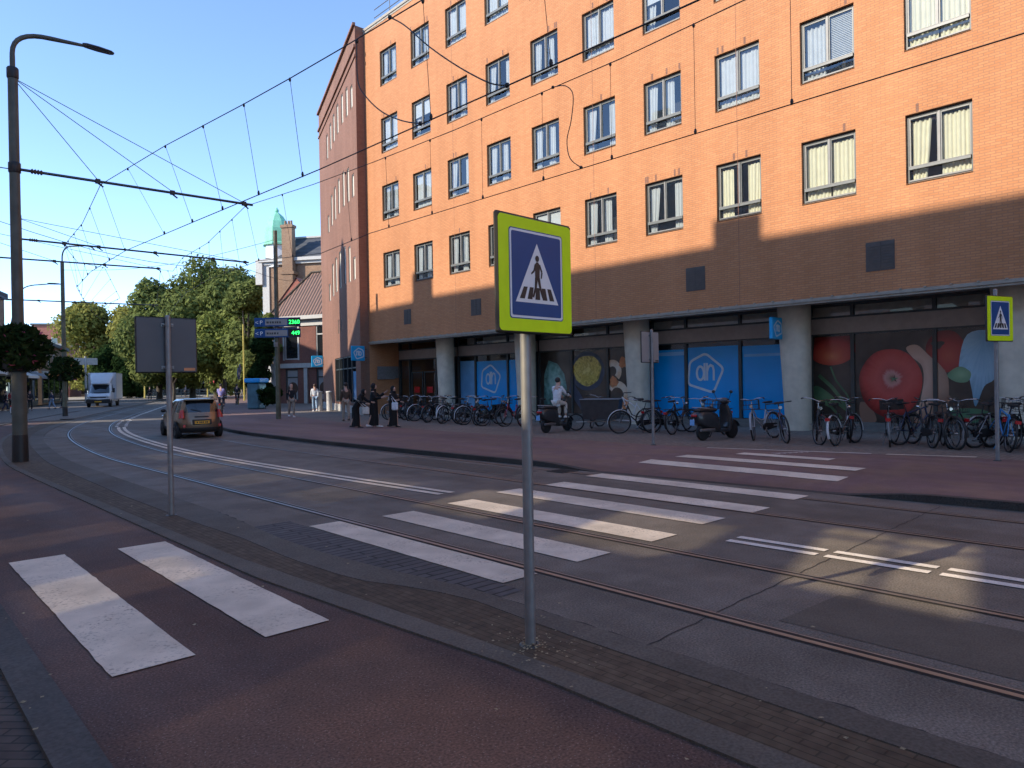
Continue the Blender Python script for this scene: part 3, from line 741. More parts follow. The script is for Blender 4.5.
mb.quad((18.9,31,3.0), (18.9,31,19.3), (19.2,31.3,19.3), (19.2,31.3,3.0))
far = V((33.5, 40.2, 0)); mb.quad(WB, far, far+V((0,0,19.3)), WB+V((0,0,19.3))); mb.poly([Pw(0,19.3), Pw(WL,19.3), far+V((0,0,19.3)), V((32,31.2,19.3))])
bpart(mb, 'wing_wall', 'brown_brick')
mb = MB()
for z0, z1, d in ((17.75,17.87,.06), (18.2,18.34,.09), (19.3,19.42,.12)):
    a, b = Pw(-.05, 0, .0), Pw(WL+.05, 0, .0); q = [a+WN*d, b+WN*d, b-WN*.02, a-WN*.02]
    mb.rings([[(p.x,p.y,z0) for p in q], [(p.x,p.y,z1) for p in q]], 0, False, True)
bpart(mb, 'cornice', 'brown_brick')
mb = MB(); a, b = Pw(0,0,0), Pw(WL,0,0); q = [a+WN*.05, b+WN*.05, b-WN*.1, a-WN*.1]
mb.rings([[(p.x,p.y,.05) for p in q], [(p.x,p.y,.5) for p in q]], 0, False, True); bpart(mb, 'plinth', 'offwhite')
def local_box(mb, u0, u1, z0, z1, d0, d1, m=0):
    q = [Pw(u0,0,d1), Pw(u1,0,d1), Pw(u1,0,d0), Pw(u0,0,d0)]
    mb.rings([[(p.x,p.y,z0) for p in q], [(p.x,p.y,z1) for p in q]], m, False, True)
for (u0, u1, z0, z1) in slits:
    f = MB(); e = .045
    local_box(f, u0, u0+e, z0, z1, -.10, -.025); local_box(f, u1-e, u1, z0, z1, -.10, -.025); local_box(f, u0+e, u1-e, z0, z0+e, -.10, -.025); local_box(f, u0+e, u1-e, z1-e, z1, -.10, -.025)
    fo = bpart(f, 'window', 'frame_light'); p = MB(); local_box(p, u0+e, u1-e, z0+e, z1-e, -.075, -.06); bpart(p, 'pane', 'pale_reflect_glass', fo)
f = MB(); u0, u1, z0, z1 = shop[0]; n = 5
for k in range(n+1):
    u = u0 + (u1-u0-.08)*k/n; local_box(f, u, u+.08, z0, z1, -.16, -.03)
for z in (z0, 2.45, z1-.08): local_box(f, u0+.08, u1-.08, z, z+.07, -.15, -.045)
fo = bpart(f, 'shop_window', 'frame_dark'); p = MB(); local_box(p, u0+.02, u1-.02, z0+.02, z1-.02, -.11, -.10); bpart(p, 'pane', 'black_glass', fo)
pd = MB(); local_box(pd, u0+.3, u0+1.6, z0+.2, 2.3, -.099, -.094); bpart(pd, 'poster', 'ad_blue_pale', fo)

# leaning concrete columns under the overhang
for yc in (4.25, 9.55, 15.2, 20.8, 26.1):
    mb = MB(); rr = []
    for k in range(9):
        t = k/8; z = .08 + 3.63*t; hw = .33 + .13*t; ring = []
        for a in range(20):
            an = 2*PI*a/20; c, s_ = math.cos(an), math.sin(an); e = lambda q: math.copysign(abs(q)**.75, q)
            ring.append((19.95 + .34*e(c), yc + .10*t + hw*e(s_), z))
        rr.append(ring)
    mb.rings(rr, 0, True, True); bpart(mb, 'column', 'column_concrete')

# ground-floor shop fronts, glass line at X = 20.6
GX = 20.6
def shopfront(y1, y0, cuts, name='shop_window'):
    mb = MB()
    mb.box((GX-.06, y0, .08), (GX+.1, y1, .34), 1); mb.box((GX-.10, y0, .10), (GX-.06, y1, .20), 1)
    mb.box((GX-.03, y0, 2.84), (GX+.1, y1, 3.28), 2); mb.box((GX-.06, y0, 2.80), (GX+.08, y1, 2.84), 0); mb.box((GX-.05, y0, 3.28), (GX+.08, y1, 3.335), 0); mb.box((GX-.05, y0, 3.62), (GX+.08, y1, 3.70), 0)
    for c in [y1] + cuts + [y0]:
        mb.box((GX-.06, c-.05, .34), (GX+.08, c+.05, 2.80), 0); mb.box((GX-.055, c-.045, 3.335), (GX+.08, c+.045, 3.62), 0)
    fo = bpart(mb, name, ['frame_dark', 'frame_mid', 'fascia_brown'])
    ed = [y1]+cuts+[y0]
    for a, b in zip(ed, ed[1:]):
        p = MB(); p.box((GX, b+.05, .34), (GX+.012, a-.05, 2.80)); bpart(p, 'pane', 'shop_glass', fo)
        p = MB(); p.box((GX, b+.045, 3.335), (GX+.012, a-.045, 3.62)); bpart(p, 'transom_pane', 'shop_glass', fo)
        p = MB(); p.box((GX+.03, b+.05, 3.34), (GX+.04, a-.05 - (0 if rnd.random() < .7 else rnd.uniform(.3, .9)), 3.61)); bpart(p, 'blind', 'blind_beige', fo)
    return fo
bays = [shopfront(9.45, 4.35, [8.27, 6.2]), shopfront(15.1, 9.65, [13.72, 11.72]), shopfront(20.7, 15.3, [18.9, 17.1]), shopfront(26.0, 20.9, [24.78, 22.62]), shopfront(4.15, -1.2, [2.4, .6])]
# entrance bay
mb = MB(); mb.box((GX-.03, 26.2, 2.84), (GX+.1, 30.9, 3.28), 2); mb.box((GX-.05, 26.2, 2.78), (GX+.08, 30.9, 2.84)); mb.box((GX-.05, 26.2, 3.28), (GX+.08, 30.9, 3.34)); mb.box((GX-.05, 26.2, 3.62), (GX+.08, 30.9, 3.70))
for c in (26.3, 27.7, 29.95, 30.85): mb.box((GX-.06, c-.05, .1), (GX+.08, c+.05, 2.78)); mb.box((GX-.055, c-.045, 3.34), (GX+.08, c+.045, 3.62))
fo = bpart(mb, 'shop_entrance', ['frame_dark', 'frame_mid', 'fascia_brown'])
for a, b in ((30.8, 30.0), (27.65, 26.35)):
    p = MB(); p.box((GX, b, .12), (GX+.012, a, 2.78)); bpart(p, 'pane', 'shop_glass', fo)
for a, b in ((29.85, 28.88), (28.78, 27.8)):
    d = MB(); d.box((GX+.0,b,.12),(GX+.05,b+.07,2.2)); d.box((GX+.0,a-.07,.12),(GX+.05,a,2.2)); d.box((GX+.0,b+.07,2.13),(GX+.05,a-.07,2.2)); d.box((GX+.0,b+.07,.12),(GX+.05,a-.07,.25))
    d.box((GX-.01, b+.25, 1.15), (GX-.002, a-.25, 1.45), 1); d.box((GX+.02,b+.07,.25),(GX+.03,a-.07,2.13),2)
    bpart(d, 'door', ['frame_dark', 'lamp_red', 'shop_glass'], fo)
p = MB(); p.box((GX+.02, 27.75, 2.25), (GX+.03, 29.9, 2.75)); bpart(p, 'transom_pane', 'shop_glass', fo)
# interior: dark shop with a few lit ceiling spots seen through the door
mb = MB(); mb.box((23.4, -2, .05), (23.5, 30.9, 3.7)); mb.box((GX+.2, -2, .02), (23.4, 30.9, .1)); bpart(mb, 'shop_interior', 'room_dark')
mb = MB(); mb.box((20.2, 30.93, 1.9), (20.55, 30.945, 2.5)); mb.box((19.3,30.90,1.85),(20.3,30.95,2.5))
bpart(mb, 'notice_board', 'galvanised')

# window pictures: flat prints just behind the glass
PX = GX - .004
def disc(mb, cy, cz, ry, rz, X, m, n=36, wob=0., ph=0.):
    mb.poly([(X, cy+ry*math.cos(2*PI*k/n)*(1+wob*math.sin(3*2*PI*k/n+ph)+wob*.6*math.sin(7*2*PI*k/n+ph)), cz+rz*math.sin(2*PI*k/n)*(1+wob*math.sin(3*2*PI*k/n+ph)+wob*.6*math.sin(7*2*PI*k/n+ph))) for k in range(n)], m)
def rect(mb, y0, y1, z0, z1, X, m): mb.quad((X,y0,z0), (X,y1,z0), (X,y1,z1), (X,y0,z1), m)
def logo(mb, cy, cz, s, X, m, wd=.075, flip=1):
    pent = [(.03,.62),(-.62,.12),(-.24,-.65),(.70,-.38),(.62,.36)]
    P = []
    k = len(pent)
    for i in range(k):                                    # rounded corners
        a, b, c = V(pent[i-1]), V(pent[i]), V(pent[(i+1) % k])
        p0 = b+(a-b).normalized()*.14; p1 = b+(c-b).normalized()*.14
        for t in (0, .25, .5, .75, 1): q = p0.lerp(b, t).lerp(b.lerp(p1, t), t); P.append((cy+flip*q.x*s, cz+q.y*s))
    mb.stroke(P, wd*s, X, m, True)
    ar = [(cy+flip*s*(.21+.13*math.cos(a)+.02), cz+s*(-.02+.22*math.sin(a))) for a in [2*PI*i/18 for i in range(18)]]
    mb.stroke(ar, wd*s, X-.0006, m, True)
    mb.stroke([(cy+flip*s*.07, cz+s*.30), (cy+flip*s*.07, cz-s*.26)], wd*s, X-.0012, m)
    h = [(cy+flip*s*(.07), cz+s*.0)] + [(cy+flip*s*(-.10+.14*math.cos(a)), cz+s*(.05+.17*math.sin(a))) for a in [PI*.12*i for i in range(1, 8)]] + [(cy-flip*s*.245, cz-s*.26)]
    h = [(cy+flip*s*(-.02), cz+s*.30), (cy+flip*s*(-.02), cz-s*.26)]
    mb.stroke(h, wd*s*.9, X-.0018, m)
    h = [(cy+flip*s*(-.02), cz+s*.03)] + [(cy+flip*s*(-.15+.11*math.cos(a)), cz+s*(.10+.13*math.sin(a))) for a in [PI-PI*i/8 for i in range(0, 9)][::1]] 
    h = [(cy+flip*s*(-.02), cz+s*.03), (cy+flip*s*(-.07), cz+s*.17), (cy+flip*s*(-.15), cz+s*.23), (cy+flip*s*(-.23), cz+s*.19), (cy+flip*s*(-.26), cz+s*.08), (cy+flip*s*(-.26), cz-s*.26)]
    mb.stroke(h, wd*s, X-.0024, m)
def poster(bay, fn, mats):
    mb = MB(); fn(mb); o = bpart(mb, 'poster', mats, bay); return o
poster(bays[1], lambda mb: (rect(mb, 13.78, 15.05, .36, 2.62, PX, 0), rect(mb, 11.78, 13.66, .36, 2.66, PX, 0), rect(mb, 9.7, 11.66, .36, 2.62, PX, 0),
    rect(mb, 13.8, 15.0, 2.42, 2.54, PX-.002, 2), rect(mb, 9.75, 11.6, 2.28, 2.36, PX-.002, 2), logo(mb, 12.95, 1.82, 1.02, PX-.004, 1)), ['ad_blue', 'logo_pale', 'ad_blue_pale'])
poster(bays[3], lambda mb: (rect(mb, 24.9, 25.9, .36, 2.6, PX, 2), rect(mb, 22.68, 24.72, .36, 2.55, PX, 0), rect(mb, 20.95, 22.56, .36, 2.55, PX, 0), logo(mb, 23.72, 1.78, .98, PX-.004, 1)), ['ad_blue', 'logo_pale', 'ad_blue_pale'])
def food(mb):
    rect(mb, 15.35, 20.65, .36, 2.78, PX, 0)
    mb.poly([(PX-.002, y, z) for y, z in ((20.5,.6),(19.6,.55),(19.2,1.3),(19.35,1.9),(19.7,2.3),(20.2,2.45),(20.45,1.9))], 1)
    disc(mb, 18.15, 1.98, .86, .74, PX-.002, 2); disc(mb, 18.15, 2.0, .70, .58, PX-.004, 3, wob=.03)
    for k in range(26):
        a = rnd.uniform(0, 6.28); r = rnd.uniform(0, .55)
        disc(mb, 18.15+r*math.cos(a), 2.0+r*.8*math.sin(a), .11, .085, PX-.006-k*.0003, 3, 12, .1, k)
    mb.poly([(PX-.003, y, z) for y, z in ((19.0,1.7),(19.1,1.2),(18.5,.5),(18.0,.4),(18.5,1.1))], 4)
    for cy, cz, r0, a0, a1 in ((16.7,1.05,.42,.6,4.6), (16.15,1.75,.45,1.2,4.2), (15.9,.95,.36,.3,3.9), (16.9,1.95,.3,1,4)):
        mb.stroke([(cy+r0*math.cos(a), cz+r0*math.sin(a)) for a in [a0+(a1-a0)*i/12 for i in range(13)]], .24, PX-.004-cy*.0001, 5)
    for cy, cz in ((16.3,.75),(16.85,1.55),(15.75,2.2),(16.4,2.25)): disc(mb, cy, cz, .2, .2, PX-.008, 7, 14, .15, cy)
poster(bays[2], food, ['ad_dark', 'print_salad', 'ad_navy', 'print_food', 'ad_navy', 'print_shrimp', 'ad_cream', 'ad_orange'])
def blob(mb, pts, X, m):
    P = [V(p) for p in pts]; n = len(P); out = []
    for i in range(n):
        p0, p1, p2, p3 = P[i-1], P[i], P[(i+1) % n], P[(i+2) % n]
        for q in range(5):
            t = q/5; c = .5*((2*p1)+(p2-p0)*t+(2*p0-5*p1+4*p2-p3)*t*t+(3*p1-p0-3*p2+p3)*t**3); out.append((X, c.x, c.y))
    mb.poly(out, m)
def apples(mb):
    rect(mb, 4.4, 9.4, .36, 2.78, PX, 0)
    mb.poly([(PX-.002, y, z) for y, z in [(9.4,2.15)] + [(8.86+.66*math.cos(a), 2.36+.42*math.sin(a)) for a in [PI*1.02+PI*.96*k/20 for k in range(21)]][::-1] + [(8.2,2.5),(8.3,2.76),(9.35,2.76)]], 2)
    blob(mb, [(9.38,1.34),(9.12,1.27),(8.77,.94),(9.13,.84),(9.38,1.0)], PX-.002, 5)
    for st_, w_ in (([(9.24,1.66),(8.88,1.33),(8.61,.98),(8.32,.4)], .10), ([(9.36,1.3),(9.12,1.17),(8.5,.7),(8.2,.55)], .09), ([(9.3,.95),(8.9,.75),(8.6,.42)], .07), ([(8.9,1.9),(8.75,1.5),(8.45,1.1),(8.3,.75)], .05)): mb.stroke(st_, w_, PX-.003-w_*.003, 5)
    blob(mb, [(8.1,.88),(7.83,.79),(7.67,.38),(8.05,.36)], PX-.0025, 3)
    blob(mb, [(6.89,2.35),(6.62,2.41),(6.32,2.1),(6.07,1.85),(5.9,1.46),(5.96,.6),(6.25,.4),(6.71,.38),(6.58,.88),(6.48,1.46),(6.52,1.86),(6.74,2.09)], PX-.0065, 3)
    disc(mb, 7.31, 1.42, .80, .93, PX-.005, 1, 48, wob=.012)
    for k in range(5): mb.poly([(PX-.0085-.0001*k, 7.2+r_*math.cos(k*1.26+.4+d), 1.53+r_*.85*math.sin(k*1.26+.4+d)) for d, r_ in ((-1.6,.03),(0,.13),(1.6,.03))], 0 if k % 2 else 5)
    disc(mb, 5.97, 2.23, .45, .54, PX-.004, 6, 40, wob=.02); disc(mb, 6.14, 2.4, .15, .10, PX-.0075, 0, 14, .25)
    blob(mb, [(5.47,2.62),(4.85,2.58),(4.87,1.58),(5.12,1.31),(5.31,.81),(5.39,1.24),(5.48,1.65),(5.67,1.75)], PX-.006, 7)
    blob(mb, [(5.93,1.61),(5.66,1.82),(5.41,1.67),(5.47,1.44),(5.73,1.43)], PX-.007, 8)
    blob(mb, [(5.86,.71),(5.31,.76),(4.93,.63),(5.02,.43),(5.62,.44)], PX-.0055, 8)
    mb.stroke([(6.0,1.75),(6.12,1.3),(5.85,1.0)], .06, PX-.0072, 3)
poster(bays[0], apples, ['ad_dark', 'print_apple', 'print_tomato', 'print_hand', 'apple_pale', 'print_leaf', 'print_tomato_right', 'print_cloth', 'print_leaf_pale'])

# blue shop signs: blades on a bracket
def blade_sign(loc, rz, size, label, ):
    t = empty('shop_sign', loc, rz, label, 'shop sign', 'blue shop signs on the brick building')
    m = MB(); m.bbox((-size/2, -.05, -size/2), (size/2, .05, size/2), .02); m.build('panel', 'cyan_sign', t)
    for sgn in (-1, 1):
        e = MB(); logo(e, 0, 0, size*.58, 0, 0, .13, -sgn)
        e.v = [(y, sgn*(.0525 - x), z) for x, y, z in e.v]; e.build('emblem', 'logo_pale', t)
    k = MB(); k.box((size/2, -.02, size*.25), (size/2+.14, .02, size*.31)); k.box((size/2, -.02, -size*.31), (size/2+.14, .02, -size*.25)); k.build('bracket', 'frame_dark', t)
    return t
blade_sign((19.36, 9.9, 3.02), 0, .62, 'square blue shop sign on the concrete column left of the apple poster')
blade_sign((17.98, 30.55, 3.12), 0, .72, 'square blue shop sign at the near corner of the brown brick wing')
q = Pw(WL-.3, 3.15, .42); blade_sign(q, math.atan2(-WN.y, -WN.x), .72, 'square blue shop sign at the far end of the brown brick wing')
# ------------------------------------------------------------ crossing signs
def crossing_sign(loc, rz, w_, h_, zb, zt_pole, label, back='sign_back', rpole=.034, off=0., faces=True, cover=True):
    # local: panel faces -Y
    t = empty('crossing_sign', loc, rz, label, 'road sign', 'pedestrian crossing signs on poles')
    p = MB(); p.tube([(0,0,-.02), (0,0,zt_pole)], rpole, 12); p.lathe([(rpole,zt_pole),(rpole*.6,zt_pole+.015),(.002,zt_pole+.02)], n=12, caps=False)
    p.build('pole', 'galvanised', t)
    f = MB(); f.lathe([(.07,0),(.07,.012),(.045,.02),(.045,.0)], n=14); f.build('base_collar', 'frame_dark', t)
    d = .032; yb = -rpole-.01-d; x0, x1 = off-w_/2, off+w_/2
    m = MB(); m.bbox((x0,yb,zb), (x1,yb+d,zb+h_), .012, 0); o = m.build('panel', 'sign_edge', t)
    b = MB(); b.bbox((x0+.015,yb+d,zb+.015), (x1-.015,yb+d+.004,zb+h_-.015), .002); b.build('back_plate', back, o)
    if faces:
        def rr(mb, a0, a1, c0, c1, rad, y, mi):
            P = []
            for cx, cz, s0 in ((a1-rad, c1-rad, 0), (a0+rad, c1-rad, 1), (a0+rad, c0+rad, 2), (a1-rad, c0+rad, 3)):
                for k in range(7): an = PI/2*(s0+k/6); P.append((cx+rad*math.cos(an), y, cz+rad*math.sin(an)))
            mb.poly(P, mi)
        s = w_; fc = MB(); y = yb-.002
        rr(fc, x0+.014, x1-.014, zb+.014, zb+h_-.014, .03, y, 0)
        mg = .118*w_+.02; a0, a1, c0, c1 = x0+mg, x1-mg, zb+.125*h_, zb+h_-.115*h_
        rr(fc, a0, a1, c0, c1, .02, y-.001, 1); rr(fc, a0+.004*1.5, a1-.006, c0+.006, c1-.006, .018, y-.002, 2); rr(fc, a0+.02, a1-.02, c0+.02, c1-.02, .012, y-.003, 1)
        W_, Hh = a1-a0, c1-c0; cx = (a0+a1)/2
        Q = lambda u, v: (cx+u*W_, y-.004, c0+v*Hh)
        fc.poly([Q(-.40,.185), Q(.40,.185), Q(0,.86)], 2)
        for u in (-.285, -.145, -.0, .14, .275):
            lean = -u*.22; fc.poly([(*Q(u-.045,.225)[:1], y-.005, Q(u,.225)[2]), (Q(u+.045,.225)[0], y-.005, Q(u,.225)[2]), (Q(u+.04+lean,.36)[0], y-.005, Q(u,.36)[2]), (Q(u-.03+lean,.36)[0], y-.005, Q(u,.36)[2])], 3)
        def limb(pts, ws):
            for (p0, p1, w0, w1) in zip(pts, pts[1:], ws, ws[1:]):
                a_, b_ = V(p0), V(p1); dd = (b_-a_).normalized(); n_ = V((-dd.y, dd.x))
                fc.poly([(Q(*q)[0], y-.006, Q(*q)[2]) for q in (a_-n_*w0/2, b_-n_*w1/2, b_+n_*w1/2, a_+n_*w0/2)], 3)
        fc.poly([(Q(.0+.036*math.cos(a), 0)[0], y-.006, Q(0, .69+.036*math.sin(a))[2]) for a in [2*PI*i/14 for i in range(14)]], 3)
        limb([(.0,.65),(.0,.62),(.0,.53),(.0,.46)], [.03,.10,.085,.08]); limb([(-.035,.62),(-.06,.55),(-.115,.51)], [.03,.027,.02]); limb([(.04,.62),(.085,.54),(.07,.47)], [.03,.027,.02])
        limb([(-.02,.47),(-.035,.36),(-.085,.25)], [.05,.038,.03]); limb([(.02,.47),(.05,.36),(.10,.25)], [.05,.038,.03])
        fc.build('face', ['fluor', 'sign_blue', 'sign_white', 'sign_edge'], o)
    c = MB()
    for z in (zb+.07, zb+h_-.1):
        c.tube([(-.06,-rpole*.4,z), (.06,-rpole*.4,z)], .012, 8); c.lathe([(rpole+.008,z-.015),(rpole+.008,z+.015)], n=12); c.box((-.075,yb+d,z-.02), (.075,-rpole*.7,z+.02))
    c.build('clamp', 'galvanised', t)
    if not faces or off == 0:
        st = MB(); st.box((x0+.03, yb+d+.0045, zb+.03), (x0+.17, yb+d+.0055, zb+.065)); st.build('sticker', 'ad_orange' if back == 'sign_back' else 'frame_dark', o)
    return t
crossing_sign((3.07, 3.21, 0), math.radians(4), .70, .715, 1.935, 2.05, 'yellow-bordered zebra crossing sign on the nearest pole, facing us', off=.03)
crossing_sign((2.96, 9.70, 0), PI, .745, .715, 1.83, 2.55, 'dark back of a crossing sign on the near verge, turned away from us')
crossing_sign((13.7, 10.06, .1), PI+.08, .76, .73, 1.92, 2.68, 'small grey back of a crossing sign on the far pavement', back='sign_back_pale')
crossing_sign((14.75, 3.48, .1), math.radians(-18), .74, .80, 2.09, 3.0, 'yellow-bordered crossing sign at the right edge, in front of the last column')

# ------------------------------------------------------------ lamps, masts, overhead line
def arc(p0, p1, bulge, n=8):
    p0, p1 = V(p0), V(p1); c = V(bulge); return [p0.lerp(c, t/n).lerp(c.lerp(p1, t/n), t/n) for t in range(n+1)]
def lamp_head(mb, p, d, L_=.62):
    d = V(d).normalized(); s = V((-d.y, d.x, 0)).normalized(); p = V(p); u = V((0,0,1))
    rings = []
    for t, w_, h_ in ((0,.05,.05),(.12,.09,.06),(.5,.125,.055),(.9,.11,.04),(1,.06,.02)):
        c = p + d*L_*t; rings.append([c+s*w_+u*h_*.4, c+s*w_*.7+u*h_, c-s*w_*.7+u*h_, c-s*w_+u*h_*.4, c-s*w_*.8-u*h_*.3, c+s*w_*.8-u*h_*.3])
    mb.rings(rings, 0, False)
t = empty('lamp_post', (2.76, 19.6, 0), 0, 'tall dark lamp post with black foot at the left, carrying a flower basket', 'lamp post')
m = MB(); m.lathe([(.165,.0),(.165,.02),(.155,.62)], n=20); m.build('foot', 'black', t)
m = MB(); m.lathe([(.150,.62),(.150,2.5),(.146,3.05),(.130,3.15),(.128,3.2),(.112,3.3),(.10,8.8),(.085,8.9)], n=20); m.lathe([(.155,2.95),(.155,3.05)], n=20); m.lathe([(.152,2.55),(.152,2.6)], n=20); m.build('pole', 'pole_paint', t)
m = MB(); m.lathe([(.105,8.72),(.12,8.75),(.12,8.95),(.1,8.98)], n=16); m.build('collar', 'black', t); m = MB(); m.lathe([(.11,6.58),(.125,6.6),(.125,6.8),(.11,6.82)], n=16); m.build('collar', 'black', t)
m = MB(); m.tube([(0,0,8.9),(0,0,9.2)] + arc((0,0,9.3),(.75,-.02,9.86),(0,0,9.84),8) + [(1.45,-.03,9.90)], [.055]*2+[.052]*9+[.035], 10); m.build('lamp_arm', 'pole_paint', t)
m = MB(); lamp_head(m, (1.40,-.03,9.90), (1,.0,-.02), .68); m.build('lamp_head', 'dark_paint', t)
m = MB(); m.box((.10,-.05,1.1), (.165,.05,1.35)); m.build('access_hatch', 'pole_paint', t)

def boom(loc, x_start, x_end, zp, label, clamps=(), pole_h=8.5, dz=.0, pole=True, stays=(), r=.032, armlamp=None, footblack=True):
    # mast with a horizontal bracket arm across the road
    nm = 'tram_mast'; t = empty(nm, loc, 0, label, 'tram mast', 'masts of the tram overhead line')
    if pole:
        m = MB(); m.lathe([(.13,.5),(.12,3),(.10,pole_h)], n=14); m.build('pole', 'pole_green', t)
        m = MB(); m.lathe([(.14,0),(.135,.55)], n=14); m.build('foot', 'black', t)
    bracket(t, x_start, x_end, zp, dz, clamps, r)
    for (z0, x1, z1) in stays:
        m = MB(); m.tube([(0,0,z0), (x1,0,z1)], .009, 5); m.build('stay_wire', 'black', t)
    if armlamp:
        m = MB(); a = armlamp; m.tube([(0,0,pole_h-.1)] + arc((0,0,pole_h+.2), (.9*a[0],.9*a[1],pole_h+.95), (0,0,pole_h+.95), 8) + [(2.0*a[0],2.0*a[1],pole_h+1.0)] + arc((2.0*a[0],2.0*a[1],pole_h+1.0), (2.75*a[0],2.75*a[1],pole_h+.75), (2.5*a[0],2.5*a[1],pole_h+1.0), 4), .04, 8); m.build('lamp_arm', 'pole_green', t)
    return t
def bracket(t, xs, xe, z, dz, clamps, r):
    m = MB(); m.tube([(xs,0,z), (xe,0,z+dz)], r, 8); m.build('bracket_arm', 'dark_paint', t)
    m = MB()
    for k in range(4): m.lathe([(r+.005, xs+.25+k*.06), (r+.03, xs+.275+k*.06), (r+.005, xs+.30+k*.06)], (0,0,z), 10, 0, 'x')
    m.build('insulator', 'brown_leather', t)
    for x in clamps:
        c = MB(); zz = z+dz*(x-xs)/(xe-xs); c.box((x-.05,-.045,zz-.05), (x+.05,.045,zz+.055)); c.tube([(x,0,zz-.04), (x+.12,0,zz-.12)], .02, 6); c.build('clamp', 'black', t)
# first bracket arm hangs on the lamp post (same thing)
bracket(t, .06, 5.52, 6.68, .02, (1.68, 3.4, 5.28), .034)
for x1 in (1.68, 3.4, 5.28):
    m = MB(); m.tube([(0,0,8.75), (x1,0,6.72)], .009, 5); m.build('stay_wire', 'black', t)
m = MB(); m.tube([(0,0,6.66), (-2.5,0,6.66)], .012, 5); m.build('span_wire', 'black', t)
boom((4.05,28.3,0), .05, 7.7, 6.62, 'slim tram mast standing directly behind the lamp post, long arm over the road', (1.3,2.35,4.2,6.3,7.55), 7.4, -.02, stays=((7.3,2.3,6.65),(7.3,7.4,6.62)))
boom((1.9,33.6,0), .1, 8.1, 6.72, 'tram bracket arm reaching in from the left edge, its mast out of view', (4.1,5.9,8.0), 8.2, .14, stays=((8,4.1,6.8),(8,8,6.86)))
boom((9.05,48.5,.05), -3.0, 5.2, 6.65, 'green tram mast with curved lamp arm and flower basket, second from the left', (-1.2,.6,2.2,4.9), 9.0, .14, armlamp=(.55,-.30), r=.036)
t = empty('lamp_post', (6.35,44.0,.05), 0, 'slender lamp post half hidden behind the big lamp post', 'lamp post')
m = MB(); m.lathe([(.08,0),(.06,6.6)], n=10); m.build('pole', 'pole_green', t)
m = MB(); m.tube(arc((0,0,6.5),(.75,-.3,7.0),(0,0,6.95)) + [(1.15,-.5,7.05)], .03, 6); m.build('lamp_arm', 'pole_green', t)
m = MB(); lamp_head(m, (1.1,-.48,7.05), (1,-.42,0), .6); m.build('lamp_head', 'dark_paint', t)

# overhead wires: a messenger cable carrying a contact wire on thin droppers
def catenary(ms, ct, drops, label, sag=0., jumpers=()):
    def interp(P, y): return V([lerp([(p[1], p[k]) for p in P], y) if k != 1 else y for k in range(3)])
    o = MB(); o.tube(ms, .0085, 5); o = tag(o.build('messenger_wire', 'black'), label, 'tram wire', 'overhead tram wires')
    c = MB(); c.tube(ct, .0085, 5); c.build('contact_wire', 'black', o)
    for (ya, yb) in drops:
        a, b = interp(ms, ya), interp(ct, yb); d = MB(); d.tube([a, b], .0045, 4)
        d.ball(b+V((0,0,.03)), (.022,.022,.045), 0, 6, 4); d.ball(a-V((0,0,.02)), (.022,.022,.035), 0, 6, 4); d.build('dropper', 'black', o)
    for J in jumpers:
        P = []
        for i in range(len(J)-1):
            p0, p1, p2, p3 = [V(J[max(0, min(len(J)-1, i+k))]) for k in (-1, 0, 1, 2)]
            for s_ in range(5):
                tt = s_/5; P.append(.5*((2*p1)+(p2-p0)*tt+(2*p0-5*p1+4*p2-p3)*tt*tt+(3*p1-p0-3*p2+p3)*tt**3))
        P.append(V(J[-1])); j = MB(); j.tube(P, .0085, 5); j.ball(P[0], .03, 0, 6, 4); j.ball(P[-1], .03, 0, 6, 4); j.build('jumper_cable', 'black', o)
    return o
M1 = [(5.05,-6,6.5),(5.05,2,6.2),(5.05,5,6.16),(5.05,6.8,6.2),(5.05,8.9,6.31),(5.0,10.36,6.36),(4.95,12,6.44),(4.85,13.64,6.5),(4.75,15.5,6.58),(4.5,19.6,6.62),(4.8,23,6.3),(5.05,26,6.35),(5.35,28.3,6.55),(6.3,31,6.42),(7.8,33.6,6.7),(10.2,41,6.3),(11.2,48.5,6.65),(17.5,60,6.4),(21,68,6.5)]
C1 = [(5.05,-6,4.75),(5.05,3.2,4.69),(5.05,4,4.7),(5.05,9.55,4.79),(5.05,14.9,4.95),(5.0,19.5,5.05),(5.2,24,5.1),(5.7,28.3,5.15),(7.0,33.6,5.3),(9,41,5.4),(11.4,48.5,5.5),(16.5,60,5.5),(20,68,5.5)]
jj = [[(5.05,7.65,6.27),(5.05,7.32,6.04),(5.05,6.82,5.6),(5.05,6.26,5.17),(5.05,5.76,4.84),(5.05,5.49,4.73)], [(5.05,8.46,6.26),(5.05,8.45,5.73),(5.05,8.25,5.45),(5.05,7.87,5.14),(5.05,7.42,4.9),(5.05,7.04,4.76)]]
catenary(M1, C1, [(17.7,16.6),(15.5,14.9),(13.64,13.3),(12,11.7),(10.36,10.1),(6.94,6.82),(5.0,4.85),(19.55,19.55),(21.5,21.4),(23.2,23.2),(24.8,24.8),(26.4,26.4),(28.2,28.2),(30,30),(31.6,31.6),(33.4,33.4),(36,36),(39,39),(42,42),(45,45),(48,48)], 'overhead line above the nearer tram track, with two looping cables', jumpers=jj)
M2 = [(8.72,-6,6.8),(8.72,2,6.62),(8.72,4.88,6.62),(8.72,6.89,6.56),(8.72,11,6.58),(8.65,14,6.62),(8.5,16.46,6.64),(8.08,19.6,6.64),(8.6,24,6.35),(9.2,28.3,6.52),(9.7,31,6.4),(10.0,33.6,6.82),(12,41,6.4),(14.0,48.5,6.7),(19.5,60,6.4),(23.5,68,6.5)]
